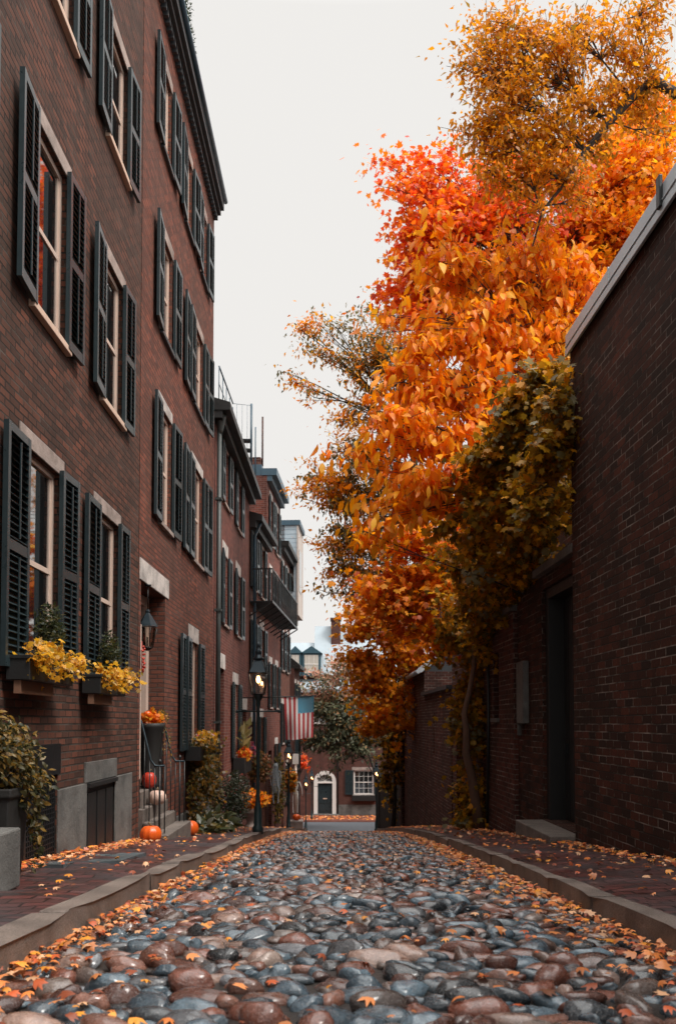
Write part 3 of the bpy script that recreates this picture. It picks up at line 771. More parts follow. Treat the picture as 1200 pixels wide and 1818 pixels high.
p.box(-.1, .06, a-.24, a, -5.55, -3.6); p.box(-.1, .06, b, b+.24, -5.55, -3.6)
n = 10; cy = (a+b)/2; ri, ro = .45, .69
for k in range(n):
    t0, t1 = math.pi*k/n, math.pi*(k+1)/n
    q = [(x, cy+r_*math.cos(t), -3.6+r_*math.sin(t)) for x in (-.1, .06) for (r_, t) in ((ri, t0), (ro, t0), (ro, t1), (ri, t1))]
    p.hexa(q)
p.box(-.1, .05, a, b, -3.68, -3.58)
df = he.part(p, 'door_frame', M['white'])
p = MB(); p.box(-.12, -.06, a+.002, b-.002, -5.55, -3.68)
for (y0, z0_) in ((.08, -5.4), (.48, -5.4), (.08, -4.9), (.48, -4.9), (.08, -4.2), (.48, -4.2)): p.box(-.06, -.045, a+y0, a+y0+.33, z0_, z0_+.4)
ed = he.part(p, 'door', M['shutter'])
q = MB(); q.box(-.04, -.02, cy-.12, cy+.12, -4.66, -4.6); q.build('letter_slot', M['sill'], ed)
p = MB(); p.box(-.1, -.07, a, b, -3.58, -3.15)
for k in range(7):
    t = math.pi*(k+.5)/7; p.obox((-.06, cy+.22*math.cos(t), -3.58+.22*math.sin(t)), (.01, .4, .015), (t, 0, 0), 1)
he.part(p, 'fanlight', [M['pane'], M['white']])
p = MB(); p.box(-.1, .35, a-.4, b+.4, -6.0, -5.56); he.part(p, 'doorstep', M['stone_grey'])
p = MB(); p.box(.001, .03, E(-.1), E(6), -5.9, -5.0); he.part(p, 'stone_base', M['stone_grey'])
p = MB(); p.box(.01, .22, E(.75), E(2.2), -4.75, -4.45); he.part(p, 'window_trough', M['blackwood'])
p = MB(); p.tube([(.07, E(-.12), 1.8), (.07, E(-.12), -5.8)], .05, 6); he.part(p, 'drainpipe', M['blackwood'])
p = MB(); p.box(-.3, .35, 0, 26, 1.9, 2.1); p.poly([(.35,0,2.1),(.35,26,2.1),(-.5,26,2.75),(-.5,0,2.75)])
he.part(p, 'cornice', M['slateroof'])
p = MB(); p.box(-8, -.5, 0, 26, 2.1, 3.0, 0); he.part(p, 'attic_wall', M['brick_far'])
p = MB(); p.poly([(-.3,0,3.0),(-.3,E(-1.6),3.0),(-2.2,E(-1.6),5.2),(-2.2,0,5.2)]); p.box(-8, -2.2, 0, E(-1.6), 3, 5.19)
p.poly([(-.3,E(-1.6),3.0),(-.3,26,3.0),(-2.4,26,6.3),(-2.4,E(-1.6),6.3)]); p.box(-8, -2.4, E(-1.6), 26, 3, 6.29); p.poly([(-.3,E(-1.6),3.0),(-2.4,E(-1.6),6.3),(-2.4,E(-1.6),3)])
he.part(p, 'roof', M['slateroof'])
for (c0, wd) in ((-1.75, 1.15), (-2.75, .75)):
    p = MB(); y0, y1 = E(c0-wd/2), E(c0+wd/2)
    p.box(-1.5, -.12, y0, y1, 2.95, 4.35); p.poly([(-.05, y0-.1, 4.35), (-.05, y1+.1, 4.35), (-.05, (y0+y1)/2, 4.8)])
    p.poly([(-.05, y0-.1, 4.35), (-.05, (y0+y1)/2, 4.8), (-2, (y0+y1)/2, 4.8), (-2, y0-.1, 4.35)]); p.poly([(-.05, (y0+y1)/2, 4.8), (-.05, y1+.1, 4.35), (-2, y1+.1, 4.35), (-2, (y0+y1)/2, 4.8)])
    dm = he.part(p, 'dormer', M['teal'])
    q = MB(); q.box(-.119, -.1, y0+.14, y1-.14, 3.1, 4.25)
    for k in range(1, 3): q.box(-.1, -.09, y0+.14+(wd-.28)*k/3-.012, y0+.14+(wd-.28)*k/3+.012, 3.1, 4.25, 1)
    q.box(-.1, -.085, y0+.14, y1-.14, 3.64, 3.7, 1); q.build('window', [M['curtain'], M['white']], dm)
p = MB(); p.box(-2.4, -1.6, E(-.55), E(.05), 3, 6.6); p.box(-2.45, -1.55, E(-.6), E(.1), 6.6, 6.75); he.part(p, 'chimney', M['brick_far'])

# ---- house added behind the right-hand trees to block light and darken their gaps
hb = House('light_block_house', 'dark brick house added behind the trees on the right to block light', 'house', (9.0, 46, 0), math.pi, 18, -5, 3.5, 6, [], 'brick_old')
p = MB(); p.box(-6.2, .2, -.2, 18.2, 3.5, 3.8); p.poly([(.2,-.2,3.8),(.2,18.2,3.8),(-3,18.2,5),(-3,-.2,5)]); hb.part(p, 'roof', M['cornice'])

# ------------------------------------------------------------------ right hand walls
def rwall(name, label, d0, d1, ztop, zbot, ops, mat, thick=.5, setback=0, cat='wall'):
    ang = math.pi+.024
    return House(name, label, cat, (xr(d1)+setback, d1, 0), ang, d1-d0, zbot, ztop, thick, ops, mat)
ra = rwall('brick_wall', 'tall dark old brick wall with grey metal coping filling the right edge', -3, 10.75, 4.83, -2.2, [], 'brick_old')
p = MB(); p.box(-.56, .055, -.02, 13.8, 4.83, 5.02); p.box(.03, .062, -.03, 13.8, 4.74, 4.83); p.box(.055, .067, -.01, 13.8, 4.85, 4.868)
p.box(.055, .09, 3.02, 3.1, 4.8, 5.1, 1); p.box(-.56, .065, 4.6, 4.63, 4.84, 5.03); p.box(-.56, .065, 1.6, 1.63, 4.84, 5.03)
ra.part(p, 'coping', [M['coping'], M['black']], .008)
p = MB()
for k in range(9):
    L0 = k*1.5; p.box(0, .05+.03*(k % 2), L0, L0+1.42, -2.2, -1.36-.07*(9-k)*.9+.02*(k % 3))
ra.part(p, 'footing', M['stone_grey'], .02)
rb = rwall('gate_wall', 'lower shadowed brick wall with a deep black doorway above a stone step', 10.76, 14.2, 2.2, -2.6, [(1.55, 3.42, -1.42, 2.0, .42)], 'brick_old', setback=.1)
p = MB(); p.box(-.41, -.06, 1.555, 1.7, -1.42, 1.995); p.box(-.41, -.06, 3.27, 3.415, -1.42, 1.995); p.box(-.41, -.06, 1.7, 3.27, 1.85, 1.995); rb.part(p, 'door_frame', M['blackwood'])
p = MB(); p.box(-.40, -.30, 1.7, 3.27, -1.42, 1.85)
for k in range(7): p.box(-.30, -.288, 1.72+k*.22, 1.92+k*.22, -1.38, 1.8)
dd = rb.part(p, 'door', M['blackwood'])
q = MB(); q.box(-.288, -.24, 1.85, 1.88, -.45, -.3); q.build('handle', M['black'], dd)
p = MB(); p.box(-.56, .1, 1.4, 3.42, 2.2, 2.32); rb.part(p, 'coping', M['stone_grey'], .01)
p = MB(); p.box(.0, .42, 1.55, 3.42, -2.4, -1.43); rb.part(p, 'step', M['step'], .015)
p = MB(); p.box(0, .1, .3, .75, .0, 1.0); p.box(.02, .09, .3, .34, -.2, 0); rb.part(p, 'meter_box', M['stone_grey'], .01)
rc = rwall('garden_wall', 'long brick garden wall behind the twisted vine trunk', 14.21, 20.8, 1.9, -3.4, [(.6, 1.6, -2.6, .62, .4), (4.9, 5.4, .1, 1.3, .15)], 'brick_shed', setback=.03)
p = MB(); p.box(-.56, .06, 0, 6.59, 1.9, 2.0); rc.part(p, 'coping', M['stone_grey'])
p = MB(); p.box(-.38, -.33, .62, 1.58, -2.6, .62); rc.part(p, 'door', M['blackwood'])
p = MB(); p.box(-.3, .35, .5, 1.75, -2.95, -2.42); rc.part(p, 'step', M['stone_grey'], .015)
p = MB(); p.tube([(.05, 4.7, 1.9), (.05, 4.7, 0), (.06, 4.6, -1.9)], .03, 6); rc.part(p, 'conduit', M['black'])
p = MB(); p.box(-.14, -.1, 4.92, 5.38, .1, 1.3); rc.part(p, 'window', M['pane'])
p = MB(); p.box(-.1, .05, 4.85, 5.45, 0.02, .097); rc.part(p, 'sill', M['stone_grey'])
wg = House('dark_filler_wing', 'dark brick block added behind the gate wall to stand for the shade under the vine leaves', 'house', (3.75, 15.5, 0), math.pi, 4.6, -2, 3.9, 4, [], 'brick_old')  # added filler: closes sky gaps, its dark brick stands for shade under the ivy
p = MB(); p.box(-4, .1, 0, 4.6, 3.9, 4.0); wg.part(p, 'roof', M['cornice'])
# shed with sloping white coping
rs = rwall('brick_shed', 'small brick shed with a sloping pale coping, beyond the vine', 20.81, 26, .85, -3.9, [(1.9, 2.2, -.9, .3, .1)], 'brick_shed', thick=3, cat='shed')
p = MB(); p.box(-3, .12, 0, 5.19, .85, .95); rs.part(p, 'roof', M['cornice'])
p = MB(); p.box(-.09, -.05, 1.9, 2.2, -.9, .3); rs.part(p, 'window', M['pane'])
re_ = rwall('brick_outbuilding', 'brick outbuilding with a white sloping roof edge and pipe, beyond the small shed', 26.02, 31, 1.6, -4.4, [], 'brick_shed', thick=3, cat='outbuilding')
p = MB(); p.poly([(.15,0,1.6),(.15,4.98,1.6),(-1.6,4.98,2.9),(-1.6,0,2.9)]); p.poly([(.15,4.98,1.6),(-1.6,4.98,2.9),(-1.6,4.98,1.6)]); re_.part(p, 'roof', M['cornice'])
p = MB(); p.obox((-.72, 5.02, 2.28), (2.2, .06, .16), (0, R(36.6), 0)); p.tube([(.2,5.05,1.6),(.2,0,1.55)], .07, 8); re_.part(p, 'roof_edge', M['coping'])
rf = rwall('balcony_house', 'narrow dark brick house with a barred balcony over a black door', 31.02, 34.5, 2.4, -4.9, [(1.2, 2.3, -4.5, -.5, .3), (.6, 2.8, .0, 1.6, .25)], 'brick_shed', thick=4, cat='house')
p = MB(); p.box(-.28, -.24, 1.2, 2.3, -4.5, -.5); rf.part(p, 'door', M['blackwood'])
p = MB(); p.box(0, .35, .4, 3.0, -.2, -.05); p.box(.3, .34, .4, 3.0, .85, .9)
for k in range(11): p.box(.305, .33, .42+k*.25, .45+k*.25, -.05, .85)
for k in range(3): p.box(.04+.1*k, .06+.1*k, 2.97, 2.99, -.05, .85)
rf.part(p, 'balcony', M['blackwood'])
p = MB(); p.box(-.1, .1, .1, .4, -1.9, -.6); rf.part(p, 'meter_box', M['copper'])
p = MB(); p.box(-4, .2, -.05, 3.5, 2.4, 2.55); rf.part(p, 'roof', M['cornice'])
# wooden fence at the far right end
fe = empty('wooden_fence', (2.55, 34.6, -4.6), math.pi+.35, 'weathered dark wooden fence panels under the ivy at the far right end', 'fence')
fe.location = (1.75, 37.6, -4.8)
p = MB()
for k in range(16): p.box(0, .03, k*.2, k*.2+.185, 0, 2.35+.04*(k % 2))
p.build('board', M['woodbrown'] if False else plain('old_fence_wood', (.045,.035,.03), .85, .4, 6), fe)
p = MB()
for k in range(3): p.box(-.02, .09, k*1.5, k*1.5+.11, 0, 2.6)
p.build('post', M['bark'], fe)

# ------------------------------------------------------------------ lamps
def gas_lamp_parts(root):
    p = MB()
    p.lathe([(.11,0),(.11,.12),(.08,.16),(.075,.5),(.055,.58),(.042,.7),(.036,.8),(.031,2.5),(.045,2.55),(.04,2.62),(.09,2.7),(.11,2.74)], n=10)
    p.tube([(-.42,0,2.42),(.42,0,2.42)], .016, 6)
    p.lathe([(.03,0),(.03,.06)], (-.42,0,2.39), 8); p.lathe([(.03,0),(.03,.06)], (.42,0,2.39), 8)
    p.build('post', lamp_post_mat, root)
    a, b = .115, .18; z0, z1 = 2.76, 3.18
    f = MB(); g = MB()
    cs = [(-1,-1),(1,-1),(1,1),(-1,1)]
    for i in range(4):
        c0, c1 = cs[i], cs[(i+1) % 4]
        f.tube([(c0[0]*a, c0[1]*a, z0), (c0[0]*b, c0[1]*b, z1)], .012, 4)
        f.tube([(c0[0]*b, c0[1]*b, z1), (c1[0]*b, c1[1]*b, z1)], .018, 4); f.tube([(c0[0]*a, c0[1]*a, z0), (c1[0]*a, c1[1]*a, z0)], .016, 4)
        f.tube([(c0[0]*b, c0[1]*b, z1), (c0[0]*.07, c0[1]*.07, 3.44)], .012, 4)
        e = .985
        g.quad((c0[0]*a*e, c0[1]*a*e, z0), (c1[0]*a*e, c1[1]*a*e, z0), (c1[0]*b*e, c1[1]*b*e, z1), (c0[0]*b*e, c0[1]*b*e, z1))
    f.build('lantern_frame', M['black'], root); g.build('glass', M['glass'], root)
    p = MB(); 
    for i in range(4):
        c0, c1 = cs[i], cs[(i+1) % 4]; e = .97
        p.quad((c0[0]*b*e, c0[1]*b*e, z1+.01), (c1[0]*b*e, c1[1]*b*e, z1+.01), (c1[0]*.07*e, c1[1]*.07*e, 3.44), (c0[0]*.07*e, c0[1]*.07*e, 3.44))
    p.lathe([(.07,3.43),(.11,3.45),(.11,3.48),(.07,3.52),(.06,3.58),(.075,3.6),(.03,3.66),(.02,3.7),(.03,3.72),(.006,3.82)], n=10)
    p.build('lantern_roof', M['gutter_dark'], root)
    p = MB(); p.lathe([(.015,2.98),(.038,3.01),(.044,3.06),(.03,3.12),(.005,3.13)], n=8); p.lathe([(.012,3.0),(.022,3.02),(.022,3.05),(.004,3.08)], (.07,.02,-.06), 8)
    p.build('mantle', M['flame'], root)
    p = MB(); p.tube([(0,0,2.74),(0,0,3.0)], .012, 6); p.build('burner', M['black'], root)
M['gutter_dark'] = plain('lantern_roof_metal', (.03,.045,.055), .35, .2, 8, metal=.5)
lamp_post_mat = plain('lamp_post_paint', (.014,.03,.033), .4, .3, 6)
LD = [(-1.52, 15.8, 1.0, 'green posted gas street lamp with a glowing lantern, nearest of the lit street lamps'),
      (-1.72, 28.6, .86, 'black gas street lamp glowing directly below the hanging flag'),
      (-1.52, 38.2, .72, 'small lit street lamp beside the white skeleton at the end of the left sidewalk'),
      (-1.62, 49.2, .82, 'distant orange lit street lamp standing across the junction near the white doorway'),
      (1.56, 36.2, .86, 'street lamp on a dark post at the far right, in front of the ivy')]
first = None
def kids(o): return [c for c in COL.objects if c.parent == o]
for (x, d, s, lab) in LD:
    zb = float(zs(d))+(.11 if d < 36 or d > 48.5 else 0)
    if first is None:
        first = empty('street_lamp', (x, d, zb), 0, lab, 'street lamp', 'gas street lamps'); first.scale = (s*.94,)*3; gas_lamp_parts(first)
    else:
        o = first.copy(); COL.objects.link(o); o.location = (x, d, zb); o.scale = (s*.94,)*3; o['label'] = lab
        for c in kids(first):
            k = c.copy(); COL.objects.link(k); k.parent = o
# hanging lantern in the doorway
hl = empty('hanging_lantern', (-2.78, 12.2, 2.0), 0, 'unlit glass lantern hanging in the recessed doorway of the red house', 'lantern')
p = MB(); p.tube([(0,0,0),(0,0,-.36)], .008, 5); p.lathe([(.05,-.01),(.05,.015)], n=8); p.build('rod', M['black'], hl)
p = MB(); p.lathe([(.15,-.60),(.13,-.56),(.07,-.46),(.03,-.40),(.035,-.38),(.02,-.35)], n=6, smooth=False); p.build('lantern_roof', M['coping_dark'] if 'coping_dark' in M else M['gutter_dark'], hl)
p = MB(); p.lathe([(.08,-.90),(.135,-.62)], n=6, smooth=False); g = p.build('glass', M['glass'], hl)
p = MB()
for k in range(6):
    t = 2*math.pi*k/6; p.tube([(.08*math.cos(t), .08*math.sin(t), -.9), (.136*math.cos(t), .136*math.sin(t), -.62)], .006, 4)
p.lathe([(.02,-.95),(.08,-.91),(.08,-.9)], n=6); p.tube([(0,0,-.9),(0,0,-.75)], .012, 5); p.build('lantern_frame', M['black'], hl)

# ------------------------------------------------------------------ plants in boxes, pots
def foliage(name, parent, P, size, pal, tpl=None, hang=.4, mat='leaf', out=(.6, 0, 0), var=.25):
    n = len(P); d = rng.normal(0, .6, (n, 3))+np.array(out); d[:, 2] -= hang
    nn = rng.normal(0, .5, (n, 3)); nn[:, 2] += .7; nn[:, 0] += .3; nn[:, 1] -= .3
    return leaves(name, P, d, nn, size*rng.uniform(.6, 1.25, n), tpl or SM, pick(pal, n, var), M[mat], parent)
def cloud(c, r, n, p=2.0):
    u = rng.normal(size=(n, 3)); u /= np.linalg.norm(u, axis=1, keepdims=True)
    return u*(rng.random((n, 1))**(1/p))*np.array(r)+np.array(c)
YEL = [(.80,.44,.03,4),(.72,.33,.02,3),(.88,.62,.25,1),(.35,.25,.04,1)]
GRN = [(.045,.055,.02,4),(.09,.075,.02,2),(.03,.04,.02,2)]
VIN = [(.30,.16,.03,3),(.16,.12,.03,3),(.45,.22,.03,2),(.07,.08,.03,2),(.55,.5,.42,.5)]
VARI = [(.09,.075,.025,4),(.26,.15,.03,3),(.04,.045,.018,3),(.36,.28,.15,.7)]
def window_box(d0, d1, z, label):
    L = d1-d0
    r = empty('window_box', (-2.8, d0, z), 0, label, 'window box', 'flower boxes under the near windows')
    p = MB(); p.box(.04, .24, 0, L, .10, .30); p.box(.03, .255, -.01, L+.01, .275, .31); p.build('trough', M['blackwood'], r, bevel=.006)
    p = MB(); p.box(.1, .16, .02, L*.72, -.01, .097); p.build('bracket', M['woodbrown'], r)
    n = int(430*L); t = rng.random(n)
    P = np.stack([.24+rng.normal(0, .07, n)+.05*np.sin(t*9), t*(L+.05), .35+rng.normal(0, .055, n)-.14*(rng.random(n)**2)], 1)
    P[:, 0] = np.maximum(P[:, 0], .06)
    foliage('flowers', r, P, .055, YEL, LB, .3)
    c = cloud((.17, L*.55, .55), (.12, .25, .28), int(900)); c[:, 0] = np.maximum(c[:, 0], .03)
    foliage('shrub', r, c, .05, GRN, SM, -.3)
window_box(6.98, 8.12, .26, 'black window box with yellow flowers under the nearer ground floor window')
window_box(9.05, 10.1, .22, 'black window box with yellow flowers under the second ground floor window')

def vine_box(name, label, x, d0, d1, z, drop, n, cat='window box', pal=None, sz=.07):
    r = empty(name, (x, d0, z), 0, label, cat); L = d1-d0
    p = MB(); p.box(.04, .3, 0, L, -.05, .2); p.build('trough', M['blackwood'], r)
    t = rng.random(n); u = rng.random(n)**1.3
    P = np.stack([.2+rng.normal(0, .1, n)+.1*np.sin(t*11+u*5), .1+t*(L-.15)+.1*np.sin(u*8), .32-u*drop*(.55+.45*np.sin(t*7+1)**2)+rng.normal(0, .05, n)], 1)
    P[:, 0] = np.maximum(P[:, 0], .05)
    foliage('trailing_vine', r, P, sz, pal or VIN, LB, .7)
    P = cloud((.22, L*.5, .32), (.17, L*.45, .16), int(n*.22)); foliage('flowers', r, P, sz*1.1, YEL+[(.75,.6,.55,1),(.6,.06,.05,.5)], LB, .2)
    return r
vine_box('window_box', 'window box with long trailing vines under the doorway house shuttered window', -2.8, 15.2, 17.3, -.62, 1.55, 2600)

# hanging basket of bright flowers by house 3
hbk = empty('flower_box', (-2.8, 21.9, -.95), 0, 'window trough with purple and orange flowers and tall grasses behind the nearest street lamp', 'flower box')
p = MB(); p.box(.05, .35, 0, 1.7, -.35, .05); p.build('trough', M['blackwood'], hbk)
foliage('purple_flowers', hbk, cloud((.3, 1.15, .25), (.22, .35, .25), 300), .09, [(.25,.05,.07,3),(.12,.06,.12,2)], LB)
foliage('orange_flowers', hbk, cloud((.28, .5, .15), (.2, .3, .18), 220), .09, [(.85,.2,.02,2),(.8,.08,.02,2),(.85,.4,.03,2)], LB)
gp = []
for k in range(60):
    gp.append([.25+random.gauss(0, .05), random.uniform(.2, 1.5), .15+random.uniform(0, .7)])
foliage('grasses', hbk, np.array(gp), .28, [(.3,.22,.08,1),(.2,.16,.05,1)], SM, -1.5, out=(.3, 0, 0))
p = MB()
# vine basket near the second lamp, orange pot, shrub
vb = empty('vine_basket', (-2.35, 24.6, -1.15), 0, 'wall basket of reddish trailing vine just past the green lamp post', 'basket')
p = MB(); p.lathe([(.04,-.3),(.16,-.2),(.2,0)], n=10); p.build('basket', M['blackwood'], vb)
p = MB(); p.tube([(-.45,0,.35),(0,0,.35),(0,0,0)], .015, 5); p.build('bracket', M['black'], vb)
foliage('foliage', vb, cloud((0, 0, -.1), (.4, .4, .5), 900), .08, [(.25,.12,.04,3),(.12,.1,.04,3),(.5,.2,.1,1)], LB, .7)
op = empty('flower_pot', (-2.25, 21.4, float(zs(21.4))+.14), 0, 'stone urn full of bright orange flowers on the left sidewalk', 'flower pot')
p = MB(); p.lathe([(.14,0),(.16,.05),(.08,.12),(.1,.2),(.24,.38),(.27,.5),(.25,.5)], n=12); p.build('urn', M['lintel'], op)
foliage('flowers', op, cloud((0, 0, .72), (.5, .42, .26), 800), .085, [(.85,.25,.015,4),(.85,.4,.02,2),(.2,.12,.02,1)], LB, 0)
sb = empty('shrub', (-2.35, 18.9, float(zs(18.9))+.12), 0, 'dark green shrub against the red wall past the trailing vine', 'shrub')
p = MB()
for k in range(7): p.tube([(0,0,0),(random.uniform(-.2,.25),random.uniform(-.4,.4),random.uniform(.6,1.1))], .012, 4)
p.build('stem', M['bark'], sb)
foliage('foliage', sb, cloud((0, 0, .72), (.38, .7, .6), 2600), .075, [(.06,.07,.035,4),(.03,.04,.02,3),(.3,.3,.26,.8),(.35,.08,.06,.3)], SM, 0)
hs = empty('low_plant', (-2.4, 15.4, float(zs(15.4))+.12), 0, 'low plant with broad green leaves at the foot of the vines', 'plant')
foliage('foliage', hs, cloud((.05, .3, .14), (.36, 1.1, .2), 420), .2, [(.09,.10,.04,4),(.16,.12,.03,2),(.3,.3,.22,.7),(.3,.17,.03,1)], OV, -.1, mat='leaf_glossy')

# large planter at lower left, granite block beside it
pz = float(zs(6.3))+.11
pl = empty('planter', (-2.53, 6.2, pz), 0, 'large dark planter with variegated trailing ivy at the lower left', 'planter')
p = MB(); p.lathe([(.21,0),(.22,.05),(.25,.35),(.27,.62),(.30,.64),(.30,.70),(.26,.70),(.25,.64)], n=4, smooth=False, rot=R(45)); p.build('pot', M['terracotta_dark'], pl, bevel=.01)
p = MB()
for k in range(9): p.tube([(0,0,.6),(random.uniform(-.15,.2),random.uniform(-.2,.2),random.uniform(.8,1.1))], .01, 4)
p.build('stem', M['bark'], pl)
P = np.concatenate([cloud((0, 0, .95), (.32, .34, .28), 1500), cloud((-.05, .0, 1.12), (.2, .22, .16), 250), cloud((.22, .12, .72), (.17, .2, .22), 380), cloud((.27, .12, .45), (.06, .12, .3), 110), cloud((.28, .1, .2), (.04, .06, .2), 35)])
foliage('foliage', pl, P, .056, VARI, OV, .3, mat='leaf')
gb = MB(); gb.box(-.3, .3, -.25, .25, 0, .40); gbo = gb.build('granite_block', M['stone_grey'], loc=(-2.47, 5.55, float(zs(5.5))+.1), bevel=.015)
tag(gbo, 'rough grey granite block at the bottom left edge beside the planter', 'stone block')

# slate slabs in the sidewalk
def slab(pts, d, lab):
    mb = MB(); z0 = float(zs(d)); c = pts
    top = [(x, y, float(zs(y))+.158) for x, y in c]; bot = [(x, y, float(zs(y))+.1) for x, y in c]
    mb.poly(top)
    for i in range(len(c)): mb.quad(bot[i], bot[(i+1) % len(c)], top[(i+1) % len(c)], top[i])
    o = mb.build('slate_slab', M['slate']); tag(o, kind='structure')
slab([(-2.75,7.3),(-2.35,7.25),(-2.3,8.6),(-2.74,8.7)], 8, '')
slab([(-2.28,7.5),(-1.98,7.7),(-2.02,8.9),(-2.27,8.8)], 8, '')

# railings at the steps
def railing(x0, lab, d):
    zg = float(zs(d))+.12
    r = empty('stair_railing', (0, d, zg), 0, lab, 'railing', 'iron stair railings')
    p = MB(); xa, xb = -2.86, -2.46
    zt = -.78+.86-zg
    p.tube([(xa, 0, zt), (xa+.06, 0, zt-.05), (xa+.2, 0, zt-.6), (xa+.26, 0, zt-.68), (xb, 0, zt-.68)], .017, 6)
    p.build('handrail', M['gutter_dark'], r)
    p = MB()
    for k in range(6):
        x = xa+.04+k*(xb-xa-.04)/5
        top = zt-.68 if x > xa+.22 else zt-.05-(x-xa-.06)/.14*.55 if x > xa+.06 else zt-.02
        p.tube([(x, 0, .0 if k > 3 else .16), (x, 0, top)], .0095 if k != 4 else .016, 6)
    p.lathe([(.012,0),(.012,.03),(.028,.055),(.022,.08),(.004,.1)], (xa+.04+4*(xb-xa-.04)/5, 0, zt-.68), 8)
    p.build('baluster', M['black'], r)
railing(0, 'nearer black iron railing beside the doorway steps', 11.95)
railing(0, 'farther black iron railing beside the doorway steps, behind the white pumpkin', 13.45)

def pumpkin(x, d, z, r, mat, lab, flat=.82):
    e = empty('pumpkin', (x, d, z), random.uniform(0, 3), lab, 'pumpkin', 'pumpkins on the doorway steps')
    p = MB(); pr = []
    for k in range(13):
        a = math.pi*k/12; rr_ = r*math.sin(a)**.8 if 0 < k < 12 else r*.05
        pr.append((rr_, r*flat*(1-math.cos(a))*(1 if k < 11 else .97)))
    p.lathe(pr, n=40, rib=.09, nrib=10); p.build('body', M[mat], e)
    p = MB(); p.tube([(0,0,r*flat*1.9),(.01,0,r*flat*2.1),(.03,.01,r*flat*2.3)], [r*.13, r*.08, r*.09], 6); p.build('stem', M['stem'], e)
    return e
pumpkin(-2.52, 11.35, float(zs(11.35))+.12, .15, 'pumpkin', 'round orange pumpkin on the bricks in front of the nearer railing')
pumpkin(-2.30, 12.95, -1.29, .15, 'pumpkin_white', 'pale cream pumpkin on the steps behind the railing') if False else pumpkin(-2.68, 12.5, -1.2, .135, 'pumpkin_white', 'pale cream pumpkin sitting on the doorway steps behind the railing')
pumpkin(-2.86, 12.75, -.98, .11, 'pumpkin_red', 'dark red squash higher on the doorway steps above the cream pumpkin', 1.15)
pumpkin(-2.44, 13.75, float(zs(13.75))+.12, .165, 'pumpkin', 'orange pumpkin on the bricks behind the farther railing')
pot = empty('door_planter', (-2.9, 13.0, -.98), 0, 'tall black planter with orange flowers and trailing tendrils inside the doorway', 'planter')
pot.scale = (1, 1, 1.18)
p = MB(); p.lathe([(.14,0),(.15,.05),(.13,.1),(.2,.75),(.22,.78),(.22,.83),(.19,.83)], n=12); p.build('pot', M['terracotta_dark'], pot)
foliage('flowers', pot, cloud((0, 0, .9), (.22, .22, .09), 260), .07, [(.85,.22,.02,3),(.85,.4,.03,1)], LB, 0)
tp_ = []
for k in range(7):
    a = rng.uniform(-1, 1); L = rng.uniform(.3, .6)
    for j in range(26):
        t = j/26; tp_.append([.08+.3*t*(.5+.5*abs(math.cos(a*2)))+.03*math.sin(j), .1+a*.35*t+.1*k/7, .9+.18*math.sin(t*3.0)-t*t*L*1.3])
foliage('tendrils', pot, np.array(tp_), .045, VIN, SM, .4)
pumpkin(-2.93, 12.9, .09, .06, 'pumpkin', 'tiny orange gourd at the rim of the doorway planter')['group'] = 'pumpkins on the doorway steps'
wr = empty('berry_garland', (-2.79, 11.82, .9), 0, 'small red berry garland on the left jamb of the recessed doorway', 'garland')
p = MB()
for k in range(26):
    p.lathe([(.002,-.016),(.014,-.008),(.016,0),(.012,.01),(.002,.016)], (.03+random.uniform(0,.03), random.uniform(-.04,.04), random.uniform(-.22,.18)), 6)
p.tube([(.02,0,.25),(.02,0,-.22)], .006, 4)
p.build('berries', M['pumpkin_red'], wr)
# roof shrub on top of the red house
rs_ = empty('roof_plant', (-2.9, 13.2, 11.6), 0, 'dark evergreen hedge peeking over the cornice at the top', 'plant')
P = cloud((.1, .6, .45), (.28, 1.4, .6), 2200); foliage('foliage', rs_, P, .07, [(.03,.045,.035,3),(.06,.07,.04,2)], SM, -.3)
p = MB(); p.box(-.3, .2, -.6, 2, .0, .2); p.build('trough', M['blackwood'], rs_)

# ------------------------------------------------------------------ flag
fd = 24.0
fl = empty('flag', (-2.78, fd, .80), 0, 'red, white and blue striped flag with stars hanging from a pole over the left sidewalk', 'flag')
p = MB(); p.tube([(0,0,-.08),(2.10,0,-.02)], .016, 6); p.lathe([(.01,-.03),(.03,0),(.01,.03)], (2.1,0,-.02), 8); p.build('pole', M['black'], fl)
white_cloth = plain('white_cloth', (.85,.78,.76), .85, .06, 5); red_cloth = plain('red_cloth', (.5,.06,.065), .85, .1, 5); blue_cloth = plain('blue_cloth', (.06,.3,.45), .85, .1, 5)
for m_ in (white_cloth, red_cloth, blue_cloth): m_.use_backface_culling = False
x0, x1, zt_, H = 1.20, 2.05, -.03, 1.20
def fpt(u, v):
    y = .05*math.sin(u*9+v*2.2)*(.25+v) + .03*math.sin(u*4-v*5)
    return (x0+(x1-x0)*u*(1-.03*v)+.06*v*(1-u)*.9, y, zt_-.03-H*v+.05*(u)-.02*math.sin(u*5)*v)
p = MB(); NU, NV = 39, 30
for i in range(NU):
    for j in range(NV):
        st = i*13//NU; m_ = 1 if st % 2 == 0 else 0
        if st >= 6 and j < NV*.40: m_ = 2
        n = len(p.v); p.v += [fpt(i/NU, j/NV), fpt((i+1)/NU, j/NV), fpt((i+1)/NU, (j+1)/NV), fpt(i/NU, (j+1)/NV)]
        p.f.append((n, n+3, n+2, n+1)); p.m.append(m_); p.smooth.append(True)
cl = p.build('cloth', [white_cloth, red_cloth, blue_cloth], fl); cl.modifiers.new('weld', 'WELD').merge_threshold = .0005
p = MB()
